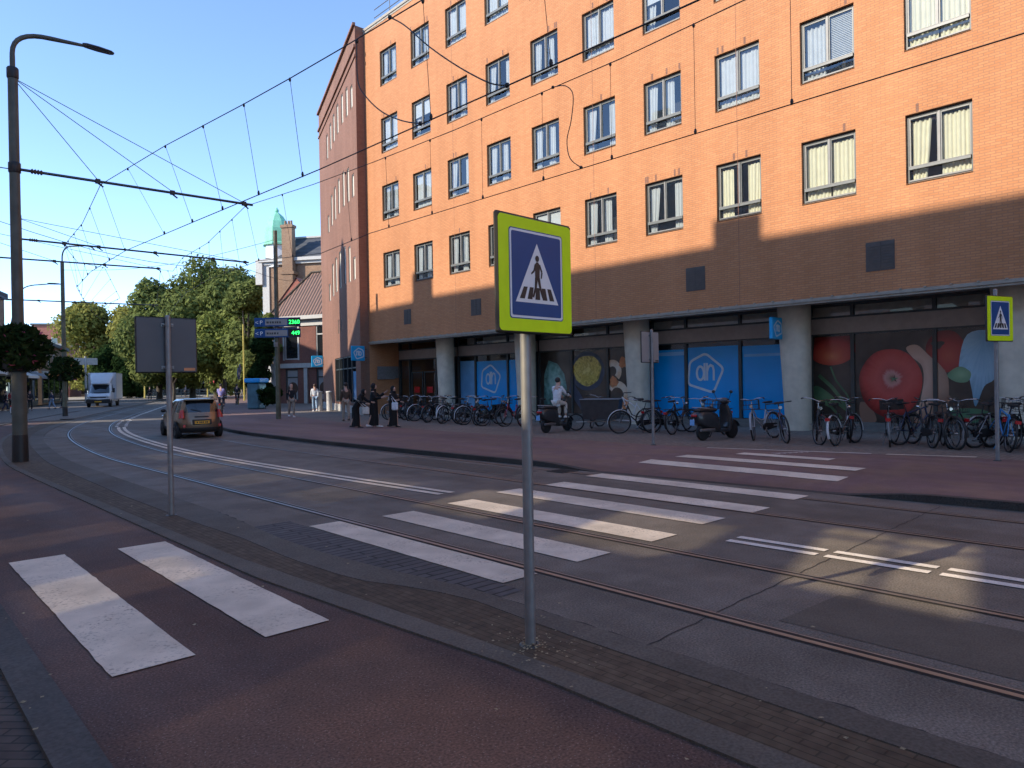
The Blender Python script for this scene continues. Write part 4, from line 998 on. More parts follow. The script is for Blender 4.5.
C2 = [(8.72,-6,5.1),(8.72,1.8,5.06),(8.72,6.92,5.07),(8.72,14.15,5.08),(8.7,16.5,4.95),(8.4,19.6,5.15),(8.6,24,5.15),(9.3,28.3,5.2),(10.6,33.6,5.3),(12.5,41,5.4),(14.6,48.5,5.5),(19.5,60,5.5),(23,68,5.5)]
j3 = [[(8.71,8.33,6.57),(8.7,8.04,6.5),(8.7,7.87,6.3),(8.7,7.92,5.9),(8.7,8.02,5.6),(8.7,7.96,5.29),(8.72,7.74,5.09)]]
catenary(M2, C2, [(4.2,4.2),(5.6,5.6),(7.1,7.1),(8.6,8.6),(10.2,10.2),(11.8,11.8),(13.4,13.4),(15,15),(17.8,17.8),(19.55,19.55),(21,21),(22.4,22.4),(23.8,23.8),(25.2,25.2),(26.6,26.6),(28.2,28.2),(30,30),(32,32),(34,34),(37,37),(40,40),(43,43),(46,46)], 'overhead line above the farther tram track, one looping cable', jumpers=j3)
for pts, lb in (([(2.6,28.3,7.4),(11.8,28.3,6.3),(22.8,43,9.0)], 'span wire crossing the street to the brown brick wing'), ([(9.05,48.5,8.6),(14.25,31.3,8.3)], 'span wire between the green mast and the parking sign pole')):
    m = MB(); P = []
    for a, b in zip(pts, pts[1:]):
        for i in range(10): p = V(a).lerp(V(b), i/10); p.z -= .5*math.sin(PI*i/10); P.append(p)
    P.append(V(pts[-1])); m.tube(P, .010, 4); tag(m.build('span_wire', 'black'), lb, 'span wire')

# flower baskets round the posts
def flower_basket(loc, r, h, n, label, petals='petal', dark='leaf_basket', seed=1):
    rn = random.Random(seed); t = empty('flower_basket', loc, 0, label, 'flower basket', 'flower baskets hung on posts')
    m = MB(); m.lathe([(r*.35,-h*.55),(r*.55,-h*.45),(r*.6,-h*.1),(r*.55,-h*.1)], n=14); m.build('planter', 'black', t)
    lf = MB(); ph = [rn.uniform(0, 6.28) for _ in range(4)]
    for _ in range(n):
        a = rn.uniform(0, 6.283); q = rn.random()**.5; z = rn.uniform(-1, 1); rr = r*math.sqrt(max(.05, 1-z*z*.85))*(.45+.62*q)
        rr *= .8 + .22*math.sin(3*a+ph[0]+2*z) + .16*math.sin(5*a+ph[1]-3*z)
        if rn.random() < .12: rr *= 1.3
        p = V((rr*math.cos(a), rr*math.sin(a), h*z*.6 - .12*h*(rr/r)**2 + .1)); s_ = rn.uniform(.03, .075)*r/.5
        u = V((rn.gauss(0,1), rn.gauss(0,1), rn.gauss(0,1))).normalized(); v_ = u.orthogonal().normalized()
        mi = 1 if rn.random() < .06 else 0
        s_ *= .55 if mi else 1.
        lf.add([p+u*s_*1.4, p+v_*s_*.7, p-u*s_*1.4, p-v_*s_*.7], [(0,1,2,3)], mi)
    lf.build('foliage', [dark, petals], t); return t
flower_basket((2.76,19.6,2.52), .58, .84, 2400, 'dark bushy flower basket round the tall lamp post', seed=3)
flower_basket((9.05,48.5,2.72), .85, 1.1, 1500, 'flower basket round the green tram mast', petals='petal_orange', seed=4)

# parking guidance signs on a pole
t = empty('parking_sign', (14.25,31.3,.1), 0, 'pole with two stacked blue parking direction signs and green digits', 'parking sign')
m = MB(); m.lathe([(.11,0),(.10,3.6),(.085,8.6)], n=14); m.build('pole', 'pole_green', t)
m = MB(); m.box((-.12,-.1,3.3), (-.02,.1,3.5)); m.build('box', 'galvanised', t)
fr_ = V((-.676,-.737,0)); rt = V((.737,-.676,0))
Mx = Matrix((rt, -fr_, V((0,0,1)))).transposed().to_4x4()
for z0, dig in ((4.32, '2360'), (3.82, '449')):
    zc = z0 - .1
    m = MB(); m.bbox((-.98,-.15,zc), (1.10,-.05,zc+.40), .01, 0, Mx); p = m.build('panel', 'sign_blue', t)
    f = MB(); f.box((-.48,-.156,zc+.06), (.52,-.151,zc+.33), 0, Mx); f.box((.56,-.156,zc+.02), (1.09,-.151,zc+.38), 1, Mx)
    f.build('text_field', ['sign_back_pale', 'black'], p)
    def lettering(s_, size, x, z, mat_, nm):
        vv, ff = text_mesh(s_, size); q = MB(); q.add([Mx @ V((x+a[0], -.158, z+a[1])) for a in vv], ff); q.build(nm, mat_, p)
    lettering('P', .26, -.66, zc+.10, 'sign_white', 'lettering'); lettering('<', .26, -.86, zc+.10, 'sign_white', 'arrow')
    lettering(dig, .25, .84 if len(dig) == 4 else .90, zc+.11, 'led_green', 'digits')
    k = MB(); x = -.42
    for L_ in ((.14,.09,.12,.07,.11,.1) if len(dig) == 4 else (.12,.08,.1,.13,.09)): k.box((x,-.158,zc+.14), (x+L_*.75,-.157,zc+.23), 0, Mx); x += L_+.01
    k.build('place_name', 'frame_dark', p)
# ------------------------------------------------------------ bicycles
STEER = set()
def steer(o): STEER.add(o.data.name); return o
def bicycle(paint, fender='black', rack=True, basket=False, crate=False, guard=True, sport=False, bags=None):
    t = empty('bicycle'); Rw = .34; rx, fx = -.53, .57
    def wheel(x):
        w_ = MB(); w_.tube([(x+Rw*math.cos(a), 0, .345+Rw*math.sin(a)) for a in [2*PI*i/26 for i in range(26)]], .021 if not sport else .024, 6, 0, closed=True); w_ = w_.build('wheel', 'rubber', t)
        if x > 0: steer(w_)
        r_ = MB(); r_.tube([(x+(Rw-.03)*math.cos(a), 0, .345+(Rw-.03)*math.sin(a)) for a in [2*PI*i/26 for i in range(26)]], .011, 4, 0, closed=True); r_.build('rim', 'wheel_rim', w_)
        s_ = MB()
        for i in range(14): a = 2*PI*i/14; s_.tube([(x,.02*(-1)**i,.345), (x+(Rw-.03)*math.cos(a),0,.345+(Rw-.03)*math.sin(a))], .0022, 3)
        s_.lathe([(.025,-.04),(.025,.04)], (x,0,.345), 8, 0, 'y'); s_.build('spokes', 'spoke', w_)
    wheel(rx); wheel(fx)
    f = MB(); bb = (-.07,0,.30); st = (-.24,0,.78); hb, ht = (.40,0,.66), (.36,0,.86)
    f.tube([bb, st], .016); f.tube([bb, hb], .019); f.tube([hb, ht], .021)
    if sport: f.tube([(-.22,0,.73), ht], .017)
    else: f.tube([(-.16,0,.53), (.0,0,.50), (.2,0,.58), ht] if guard else [(-.22,0,.74),(.36,0,.82)], .016)
    for s_ in (-1, 1):
        f.tube([bb, (rx,s_*.055,.345)], .010); f.tube([st, (rx,s_*.055,.345)], .009)
    f.tube([(.12,.03,.0),(.0,.06,.30)] if False else [(-.16,.16,.005),(-.10,.05,.30)], .009)
    f.build('frame', paint, t)
    for q in [0]:
        k_ = MB()
        for s_ in (-1, 1): k_.tube([(.40,s_*.02,.66),(.47,s_*.045,.55),(fx,s_*.05,.345)], .011)
        steer(k_.build('fork', paint, t))
    h = MB(); h.tube([ht, (.335,0,1.0)], .014)
    if sport: h.tube([(.40,-.30,1.0),(.40,0,1.0),(.40,.30,1.0)], .012); h.tube([(.335,0,1.0),(.40,0,1.0)], .014)
    else: h.tube([(.06,-.29,1.06),(.20,-.30,1.09),(.33,-.16,1.08),(.345,0,1.03),(.33,.16,1.08),(.20,.30,1.09),(.06,.29,1.06)], .011)
    ho = steer(h.build('handlebar', 'chrome' if not sport else 'bike_black', t))
    g_ = MB()
    for s_ in (-1, 1): g_.tube([(.04,s_*.29,1.055),(.15,s_*.297,1.078)] if not sport else [(.40,s_*.2,1.0),(.40,s_*.31,1.0)], .017)
    g_.build('grip', 'black', ho)
    s_ = MB(); s_.tube([st, (-.275,0,.93)], .013); s_.rings([[(-.45,-.09,.955),(-.45,.09,.955),(-.45,.09,.99),(-.45,-.09,.99)],[(-.38,-.105,.94),(-.38,.105,.94),(-.38,.105,1.0),(-.38,-.105,1.0)],[(-.22,-.04,.955),(-.22,.04,.955),(-.22,.04,.985),(-.22,-.04,.985)],[(-.15,-.025,.955),(-.15,.025,.955),(-.15,.025,.98),(-.15,-.025,.98)]], 0, True); s_.build('saddle', 'black' if paint != 'bike_green' else 'brown_leather', t)
    if fender:
        for x, a0, a1 in ((rx, 10, 205), (fx, -10, 150)):
            m = MB(); rr = []
            for i in range(15):
                a = math.radians(a0+(a1-a0)*i/14); r = Rw+.038; c, q = math.cos(a), math.sin(a)
                rr.append([(x+r*c, -.03, .345+r*q), (x+(r+.012)*c, 0, .345+(r+.012)*q), (x+r*c, .03, .345+r*q), (x+(r-.004)*c, 0, .345+(r-.004)*q)])
            m.rings(rr); fo_ = m.build('fender', fender, t)
            if x > 0: steer(fo_)
    if rack:
        m = MB(); m.tube([(-.24,-.06,.74),(-.80,-.07,.75),(-.80,.07,.75),(-.24,.06,.74)], .008, 5)
        for yy in (-.03, .03): m.tube([(-.26,yy,.745),(-.80,yy,.755)], .005, 4)
        for q in (-1, 1): m.tube([(-.68,q*.065,.75),(rx,q*.06,.345)], .007, 4)
        m.build('rack', 'bike_black', t)
    m = MB(); m.box((-.86,-.05,.60), (-.82,.05,.67)); m.build('rear_light', 'lamp_red', t)
    m = MB(); m.lathe([(.02,.0),(.04,.03),(.042,.07)], (.41,0,.88), 10, 0, 'x'); steer(m.build('headlight', 'chrome', t))
    if guard: m = MB(); m.prism([(-.60,.30),(-.60,.40),(-.07,.42),(.03,.36),(.03,.25),(-.1,.22)], .045, .075); m.build('chain_guard', 'black', t)
    m = MB(); m.tube([(-.07,-.11,.30),(-.07,.11,.30)], .012); m.tube([(-.07,.10,.30),(.05,.10,.18)], .010); m.tube([(-.07,-.10,.30),(-.19,-.10,.42)], .010); m.box((.0,.10,.165), (.1,.19,.19)); m.box((-.24,-.19,.41), (-.14,-.10,.435)); m.lathe([(.09,-.003),(.09,.003)], (-.07,.06,.30), 14, 0, 'y'); m.build('crank', 'spoke', t)
    if basket or crate:
        m = MB(); x0, x1, y0, y1, z0, z1 = .42, .76, -.21, .21, .80, 1.04
        if crate:
            m.box((x0,y0,z0),(x1,y1,z0+.015)); m.box((x0,y0,z0+.015),(x1,y0+.015,z1)); m.box((x0,y1-.015,z0+.015),(x1,y1,z1)); m.box((x0,y0+.015,z0+.015),(x0+.015,y1-.015,z1)); m.box((x1-.015,y0+.015,z0+.015),(x1,y1-.015,z1))
        else:
            for z in (z0, (z0+z1)/2, z1): m.tube([(x0,y0,z),(x1,y0,z),(x1,y1,z),(x0,y1,z)], .006, 4, closed=True)
            for k in range(7): yy = y0+(y1-y0)*k/6; m.tube([(x1,yy,z1),(x1,yy,z0),(x0,yy,z0),(x0,yy,z1)], .004, 4)
            for k in range(1, 6): xx = x0+(x1-x0)*k/6; m.tube([(xx,y0,z1),(xx,y0,z0)], .004, 4); m.tube([(xx,y1,z1),(xx,y1,z0)], .004, 4)
        steer(m.build('front_basket', 'bike_black', t))
    if bags:
        for q in (-1, 1): m = MB(); m.bbox((-.78, q*.08 if q > 0 else -.22, .40), (-.38, .22 if q > 0 else -.08, .76), .03); m.build('pannier', bags, t)
    return t
proto = {'dark': bicycle('bike_black'), 'darkbasket': bicycle('bike_black', basket=True), 'grey': bicycle('bike_grey', 'bike_grey', rack=True, crate=True), 'white': bicycle('bike_black', 'bike_white'),
         'blue': bicycle('bike_blue', None, rack=False, guard=False, sport=True), 'red': bicycle('bike_red', 'black'), 'silver': bicycle('bike_silver', 'bike_silver', basket=True), 'mtb': bicycle('bike_navy', None, rack=False, guard=False, sport=True), 'bags': bicycle('bike_green', 'black', bags='dark_cloth')}
ADJ = {'dark': 'black city bicycle', 'darkbasket': 'black bicycle with wire front basket', 'grey': 'grey transport bicycle with front crate', 'white': 'black bicycle with white mudguards', 'blue': 'bright blue framed sports bicycle', 'red': 'red framed city bicycle', 'silver': 'silver bicycle with front basket', 'mtb': 'navy mountain bicycle without mudguards', 'bags': 'dark green bicycle with black panniers'}
row = [  # kind, x, y, heading in degrees (0 = towards the shop windows), where it stands
 ('dark',17.3,26.3,-160,'leftmost of the crowded row by the entrance'), ('white',17.2,25.75,-172,'second from the left in the crowded row'), ('dark',17.5,25.2,14,'third from the left, nose to the entrance'),
 ('darkbasket',17.0,24.5,-165,'in front of the first column of the row'), ('white',17.1,23.85,178,'just right of the first column'), ('dark',17.3,23.2,8,'below the left edge of the first blue window'),
 ('dark',16.8,22.65,-170,'under the first blue window logo, left side'), ('silver',17.0,22.05,-176,'under the first blue window logo, centre'), ('white',16.8,21.45,172,'under the first blue window logo, right side'),
 ('dark',16.9,20.75,-8,'by the second column of the crowded row'), ('white',16.6,20.15,-174,'between the second column and the tall sign pole'), ('bags',16.6,19.5,170,'behind the tall sign pole, left side'),
 ('darkbasket',16.5,18.9,-12,'behind the tall sign pole, right side'), ('red',16.8,18.2,-168,'right end of the crowded row, by the sign pole'), ('dark',17.2,17.5,176,'behind the parked scooter rider, left'),
 ('dark',17.8,15.3,35,'behind the scooter rider, against the food picture'), ('white',16.5,12.7,160,'leaning beside the grey sign back'), ('dark',17.2,12.2,-20,'right behind the thin sign pole'), 
 ('dark',17.0,11.55,8,'below the left half of the big blue window picture'), ('darkbasket',16.9,10.35,190,'between the dark green bicycle and the black scooter'),
 ('bags',17.4,11.0,215,'before the logo of the big blue window picture'), ('silver',16.6,8.85,168,'touching the black scooter on its right'),
 ('mtb',16.3,8.15,205,'beside the column left of the apple picture'), ('dark',16.4,7.45,195,'in front of the column left of the apple picture'), ('white',16.3,6.75,2,'seen end-on under the dark tomato picture'),
 ('grey',16.7,5.95,18,'left of the big apple, red lamp towards us'), ('dark',17.2,7.05,24,'half hidden by the white mudguards, under the dark tomato picture'), ('mtb',17.3,5.6,-25,'leaning at the foot of the big apple'), ('silver',17.4,4.2,-30,'leaning near the dark mullion right of the apple'), ('dark',17.7,3.65,-18,'tangled behind the blue framed bicycle'),
 ('dark',16.9,5.35,30,'under the big red apple, left'), ('darkbasket',16.9,4.85,205,'under the big red apple, right'),
 ('dark',16.9,4.45,150,'by the dark mullion right of the apple'), ('blue',17.0,3.95,25,'right of the apple picture'), ('bags',17.1,3.35,15,'behind the right-hand sign pole'), ('dark',17.4,2.75,205,'at the right edge of the photograph')]
seen = set()
for kd, x, y, hd, wh in row:
    o = proto[kd] if kd not in seen else copy_tree(proto[kd]); seen.add(kd)
    o.location = (x+rnd.uniform(-.12,.12), y, .1); o.rotation_euler = (rnd.choice((-1,1))*rnd.uniform(.03,.16), 0, math.radians(hd+rnd.uniform(-7,7))); o.scale = (.94,.94,.94)
    an = math.radians(rnd.choice((-1,1))*rnd.uniform(4,32))
    for ch in o.children:
        if ch.data.name in STEER: ch.rotation_euler = (0,0,an); ch.location = (.38-.38*math.cos(an), -.38*math.sin(an), 0)
    tag(o, f'{ADJ[kd]} {wh}', 'bicycle', 'bicycles parked along the shop windows')
for i, (kd, x, y, hd, wh) in enumerate((('dark',7.0,51.0,70,'parked behind the tall lamp post, nearest us'), ('white',7.4,53.5,60,'parked behind the tall lamp post, second back'), ('darkbasket',8.0,56.5,75,'parked behind the tall lamp post, farthest back'))):
    o = copy_tree(proto[kd]); o.location = (x, y, .05); o.rotation_euler = (0, 0, math.radians(hd)); tag(o, f'{ADJ[kd]} {wh}', 'bicycle', 'bicycles on the left pavement')
# cargo bicycle with a black box
t = empty('cargo_bicycle', (16.75,13.75,.1), math.radians(118), 'white framed cargo bicycle with a big black box, by the food picture', 'cargo bicycle')
def simple_wheel(t, x, r, y=0., name='wheel'):
    w_ = MB(); w_.tube([(x+(r-.02)*math.cos(a), y, r+(r-.02)*math.sin(a)) for a in [2*PI*i/24 for i in range(24)]], .024, 6, 0, closed=True); w_ = w_.build(name, 'rubber', t)
    s_ = MB()
    for i in range(12): a = 2*PI*i/12; s_.tube([(x,y,r), (x+(r-.03)*math.cos(a),y,r+(r-.03)*math.sin(a))], .003, 3)
    s_.build('spokes', 'spoke', w_)
simple_wheel(t, -1.0, .34); simple_wheel(t, 1.15, .26)
m = MB(); m.prism([(-.15,.36),(.85,.36),(.95,.95),(-.25,.95)], -.32, .32, 'y'); m.build('box', 'shopfront_dark', t)
m = MB(); m.tube([(-.25,-.34,.96),(.95,-.34,.96),(.95,.34,.96),(-.25,.34,.96)], .015, 5, closed=True); m.build('box_rim', 'bike_grey', t)
m = MB(); m.tube([(-1.0,0,.34),(-.55,0,.30),(-.2,0,.32),(1.15,0,.26)], .022); m.tube([(-.55,0,.30),(-.72,0,.85)], .02); m.tube([(-.68,0,.72),(-.3,0,.98)], .02); m.tube([(-.55,0,.3),(-.28,0,1.02)], .022); m.tube([(-.72,0,.78),(-1.0,0,.34)], .014); m.build('frame', 'bike_white', t)
m = MB(); m.tube([(-.28,0,1.0),(-.32,0,1.12)], .016); m.tube([(-.5,-.3,1.14),(-.33,-.2,1.14),(-.33,.2,1.14),(-.5,.3,1.14)], .013); m.build('handlebar', 'bike_black', t)
m = MB(); m.bbox((-.92,-.1,.9), (-.62,.1,.98), .03); m.build('saddle', 'black', t)
m = MB(); m.tube([(16.35,9.0,.1),(16.35,9.0,.85),(16.35,8.3,.85),(16.35,8.3,.1)], .022, 8); tag(m.build('bicycle_stand', 'galvanised'), 'bare metal hoop stand right of the black scooter', 'bicycle stand')

# ------------------------------------------------------------ scooters
def scooter(loc, rz, label):
    t = empty('scooter', loc, rz, label, 'scooter', 'black scooters parked by the shops'); t.scale = (.88,.88,.88); r = .24
    for x in (-.62, .62):
        w_ = MB(); w_.lathe([(r-.09,-.05),(r-.02,-.06),(r,-.035),(r,.035),(r-.02,.06),(r-.09,.05)], (x,0,r), 22, 0, 'y'); w_ = w_.build('wheel', 'rubber', t)
        h = MB(); h.lathe([(.02,-.045),(.14,-.05),(.15,0),(.14,.05),(.02,.045)], (x,0,r), 12, 0, 'y'); h.build('rim', 'rim', w_)
    m = MB()                                             # tail body
    for q in [0]:
        rr = []
        for x, w_, z0, z1 in ((-.98,.07,.66,.74),(-.92,.13,.52,.80),(-.70,.17,.40,.83),(-.40,.18,.32,.80),(-.15,.17,.26,.74),(-.02,.15,.22,.40)):
            rr.append([(x,-w_,z0+.06),(x,-w_*.7,z0),(x,w_*.7,z0),(x,w_,z0+.06),(x,w_,z1-.08),(x,w_*.7,z1),(x,-w_*.7,z1),(x,-w_,z1-.08)])
        m.rings(rr)
    m.bbox((-.06,-.16,.20), (.42,.16,.29), .03)
    m.build('body', 'dark_paint', t)
    m = MB(); rr = []
    for z, x, w_, th in ((.26,.40,.17,.10),(.45,.44,.21,.12),(.70,.42,.22,.12),(.88,.36,.15,.12),(1.0,.32,.10,.10)):
        rr.append([(x-th/2,-w_,z),(x+th*.7,-w_*.6,z),(x+th*.95,0,z),(x+th*.7,w_*.6,z),(x-th/2,w_,z),(x-th*.1,0,z)])
    m.rings(rr); m.build('leg_shield', 'dark_paint', t)
    m = MB(); rr = []
    for i in range(9): a = math.radians(20+140*i/8); c, s_ = math.cos(a), math.sin(a); rr.append([(.62+.29*c,-.09,.24+.29*s_),(.62+.31*c,0,.24+.31*s_),(.62+.29*c,.09,.24+.29*s_),(.62+.27*c,0,.24+.27*s_)])
    m.rings(rr); m.tube([(.40,0,.9),(.62,0,.24)], .03); m.build('front_fender', 'dark_paint', t)
    m = MB(); m.bbox((-.88,-.14,.79), (-.12,.14,.89), .04); m.build('seat', 'black', t)
    m = MB(); m.tube([(.30,0,1.0),(.29,0,1.08)], .05); m.tube([(.18,-.34,1.07),(.29,-.12,1.10),(.29,.12,1.10),(.18,.34,1.07)], .016); m.ball((.33,0,1.08), (.13,.14,.10), 0, 12, 8); hb = m.build('handlebar', 'dark_paint', t)
    for s_ in (-1, 1):
        q = MB(); q.tube([(.26,s_*.2,1.1),(.24,s_*.30,1.32)], .008, 5); q.ball((.235,s_*.31,1.35), (.02,.065,.045), 0, 10, 6); q.build('mirror', 'black', hb)
    q = MB(); q.ball((.43,0,1.05), (.05,.09,.06), 0, 12, 6); q.build('headlight', 'lens', t)
    q = MB(); q.bbox((-1.01,-.10,.67), (-.95,.10,.74), .015); q.build('tail_light', 'lamp_red', t)
    q = MB(); q.box((-1.06,-.075,.44), (-1.045,.075,.60)); q.build('number_plate', 'plate_blue', t)
    q = MB(); q.tube([(-.98,0,.62),(-1.05,0,.45)], .02); q.lathe([(.04,-.88),(.05,-.5),(.03,-.3)], (0,-.16,.30), 10, 0, 'x'); q.tube([(-.2,.1,.25),(-.2,.22,.02)], .012); q.tube([(.55,0,.25),(-.62,0,.25)], .03); q.build('exhaust', 'rim', t)
    q = MB(); q.tube([(-.5,-.16,.90),(-.85,-.16,.93),(-.95,0,.93),(-.85,.16,.93),(-.5,.16,.90)], .012, 5); q.build('grab_rail', 'bike_silver', t)
    return t
scooter((15.55,14.95,.1), math.radians(8), 'black scooter ridden by the person in a white coat')
scooter((15.95,9.75,.1), math.radians(-8), 'black scooter parked alone with a pale blue number plate')

# ------------------------------------------------------------ hatchback seen from behind
def ring(xr, xf, w_, z, n=48, e=4.5):
    out = []; cx, hx = (xr+xf)/2, (xf-xr)/2
    for i in range(n):
        a = 2*PI*i/n; c, s_ = math.cos(a), math.sin(a)
        out.append((cx+hx*math.copysign(abs(c)**(2/e), c), w_*math.copysign(abs(s_)**(2/e), s_), z))
    return out
def glazed_body(levels, glass_lo, glass_hi, pillars, n=48, e=4.5):
    mb = MB(); rings = [ring(a, b, c, z, n, e) for a, b, c, z in levels]
    mb.rings(rings, 0, True, True)
    nf = n*(len(levels)-1)
    for k in range(len(levels)-1):
        if glass_lo <= levels[k][3] < glass_hi - .01:
            for i in range(n):
                if i % n not in pillars: mb.m[k*n+i] = 1
    return mb
def car(loc, rz, label, paint, cat='car'):
    t = empty('hatchback_car', loc, rz, label, cat)
    lv = [(-1.66,1.70,.66,.20),(-1.76,1.78,.76,.28),(-1.79,1.80,.795,.42),(-1.79,1.80,.805,.60),(-1.74,1.74,.80,.78),(-1.69,1.50,.785,.90),(-1.675,1.02,.765,.96),(-1.60,.66,.715,1.17),(-1.50,.24,.65,1.36),(-1.46,.12,.625,1.405),(-1.32,.0,.55,1.455),(-1.0,-.3,.35,1.475)]
    n = 48; pil = set()
    for c in (5,6,7,17,18,19,29,30,31,41,42,43): pil |= {c}
    pil |= {12, 36}
    gb = glazed_body(lv, .96, 1.40, pil); gb.build('body', [paint, 'black_glass'], t)
    bm = MB(); bm.rings([ring(-1.80,1.82,.80,z,48,4.5) if z > .3 else ring(-1.74,1.76,.74,z,48,4.5) for z in (.24,.32,.40)], 0, True); bm.build('bumper', 'black', t)
    tg = MB(); tg.rings([[(-1.785+ .11*q, y, z) for y, z in ((-.60,.62),(.60,.62),(.60-.0,.90),(-.60,.90))] for q, in ((0,),)] + [[(-1.70, y, z) for y, z in ((-.60,.62),(.60,.62),(.60,.90),(-.60,.90))]], 0, False)
    # tailgate detail: plate recess, plate, badge bar, wiper, spoiler
    d = MB(); d.bbox((-1.805,-.34,.50), (-1.76,.34,.70), .02); d.build('plate_recess', 'black', t)
    d = MB(); d.box((-1.815,-.26,.54), (-1.806,.26,.65)); pl = d.build('number_plate', 'plate_yellow', t)
    d = MB(); x = -.2
    for L_ in (.05,.05,.03,.05,.05,.05,.03,.05): 
        if L_ > .04: d.box((-1.8165,x,.565), (-1.8152,x+.04,.625))
        x += L_+.006
    d.build('plate_marks', 'black', pl)
    d = MB(); d.bbox((-1.755,-.25,.77), (-1.70,.25,.82), .015); d.build('tailgate_handle', 'black', t)
    d = MB(); d.bbox((-1.62,-.60,1.40), (-1.34,.60,1.455), .02); d.build('spoiler', paint, t)
    d = MB(); d.tube([(-1.72,0,1.0),(-1.64,.36,1.08)], .010, 5); d.build('wiper', 'black', t)
    d = MB(); d.tube([(-1.1,0,1.47),(-1.22,0,1.64)], .006, 5); d.build('antenna', 'black', t)
    for s_ in (-1, 1):
        q = MB(); rr = []
        for z, x, y0, y1 in ((.76,-1.73,.60,.775),(.84,-1.715,.61,.765),(.95,-1.675,.62,.735),(1.06,-1.63,.61,.695)):
            rr.append([(x-.02,s_*y0,z),(x-.015,s_*(y1-.06),z),(x+.06,s_*(y1+.004),z),(x+.14,s_*(y1+.004),z),(x+.18,s_*y0*.9,z)])
        q.rings(rr, 0, True); q.build('tail_light', 'lamp_red', t)
        q = MB(); q.bbox((-1.81,s_*.62-.05,.42), (-1.77,s_*.62+.05,.52), .01); q.build('reflector', 'lamp_red', t)
        q = MB(); q.ball((.62,s_*.86,1.0), (.09,.10,.075), 0, 10, 6); q.tube([(.66,s_*.74,.96),(.64,s_*.84,.98)], .02); q.build('mirror', 'black', t)
        q = MB(); q.bbox((1.60,s_*.55-.16,.66), (1.77,s_*.55+.16,.80), .04); q.build('headlight', 'lens', t)
        for x in (-1.15, 1.2):
            a = MB(); a.lathe([(.33,-.006),(.33,.006)], (x,s_*.800,.31), 24, 0, 'y'); a.build('wheel_arch', 'black', t)
            w_ = MB(); w_.lathe([(.19,-.10),(.27,-.105),(.29,-.07),(.29,.07),(.27,.10),(.19,.10)], (x,s_*.725,.29), 24, 0, 'y'); w_ = w_.build('wheel', 'rubber', t)
            r_ = MB(); r_.lathe([(.19,-.095),(.02,-.08),(.02,.08),(.19,.095)], (x,s_*.73,.29), 16, 0, 'y'); r_.build('rim', 'rim', w_)
        for x in (.15,): q = MB(); q.bbox((x-.08,s_*.80,.80), (x+.08,s_*.815,.83), .005); q.build('door_handle', paint, t)
    return t
o = car((8.3,25.0,0), math.radians(90-6), 'grey brown hatchback driving away behind the dark sign pole', 'car_paint'); o.scale = (.86,.86,.86)
car((31.0,140.0,.06), math.radians(-20), 'white car far away at the junction beside the van', 'van_white')

# ------------------------------------------------------------ box van coming towards us
t = empty('box_van', (16.2,71.6,0), math.radians(-111), 'white box van with a high cargo body coming towards us', 'van')
m = MB(); m.bbox((-4.4,-1.10,.62), (-.30,1.10,3.02), .05); m.box((-4.4,-.9,.45), (-.3,.9,.62)); bx = m.build('cargo_box', 'van_white', t)
m = MB()
for y in (-1.112, 1.10): m.box((-4.42,y,.60), (-.28,y+.012,.72)); m.box((-4.42,y,2.92), (-.28,y+.012,3.0))
for y in (-1.112, 1.10): m.box((-.36,y,.72), (-.29,y+.012,2.92))
m.build('edge_trim', 'bike_silver', bx)
m = MB(); rr = []
for z, xf, w_ in ((2.05,.95,.72),(2.3,.72,.80),(2.65,.30,.92),(2.95,-.20,1.0)): rr.append([(-.30,-w_,z),(xf-.25,-w_,z),(xf,-w_*.75,z),(xf,w_*.75,z),(xf-.25,w_,z),(-.30,w_,z)])
m.rings(rr, 0, True); m.build('wind_deflector', 'van_white', t)
m = MB(); rr = []
for z, xf, w_ in ((.42,1.95,.86),(.60,2.02,.92),(.95,1.98,.93),(1.08,1.80,.92),(1.20,1.40,.90),(1.34,1.15,.89),(1.95,.72,.80),(2.05,.55,.76),(2.10,.30,.70)):
    rr.append([(-.30,-w_,z),(xf-.5,-w_,z),(xf-.12,-w_*.86,z),(xf,-w_*.55,z),(xf+.03,0,z),(xf,w_*.55,z),(xf-.12,w_*.86,z),(xf-.5,w_,z),(-.30,w_,z)])
n = 9; m.rings(rr, 0, True)
for i in (2,3,4,5): m.m[5*n+i] = 1; m.m[4*n+i] = 1
for i in (0,7): m.m[5*n+i] = 1
m.build('cab', ['van_white', 'black_glass'], t)
m = MB(); m.bbox((1.86,-.60,.80), (2.045,.60,.92), .03); m.build('grille', 'black', t)
m = MB(); m.bbox((1.70,-.92,.34), (2.06,.92,.70), .05); m.build('bumper', 'black', t)
m = MB(); m.box((2.065,-.26,.44), (2.075,.26,.54)); m.build('number_plate', 'plate_yellow', t)
for s_ in (-1, 1):
    q = MB(); q.bbox((1.72,s_*.72-.14,.82), (1.99,s_*.72+.14,1.0), .05); q.build('headlight', 'lens', t)
    q = MB(); q.bbox((.95,s_*1.06-.10,1.25), (1.05,s_*1.06+.10,1.65), .03); q.tube([(.98,s_*.88,1.3),(1.0,s_*1.0,1.4)], .02); q.build('mirror', 'black', t)
    for x in (1.25, -3.0):
        w_ = MB(); w_.lathe([(.22,-.11),(.33,-.11),(.35,-.07),(.35,.07),(.33,.11),(.22,.11)], (x,s_*.82,.35), 20, 0, 'y'); w_ = w_.build('wheel', 'rubber', t)
        r_ = MB(); r_.lathe([(.22,-.1),(.05,-.06),(.05,.06),(.22,.1)], (x,s_*.82,.35), 14, 0, 'y'); r_.build('rim', 'rim', w_)
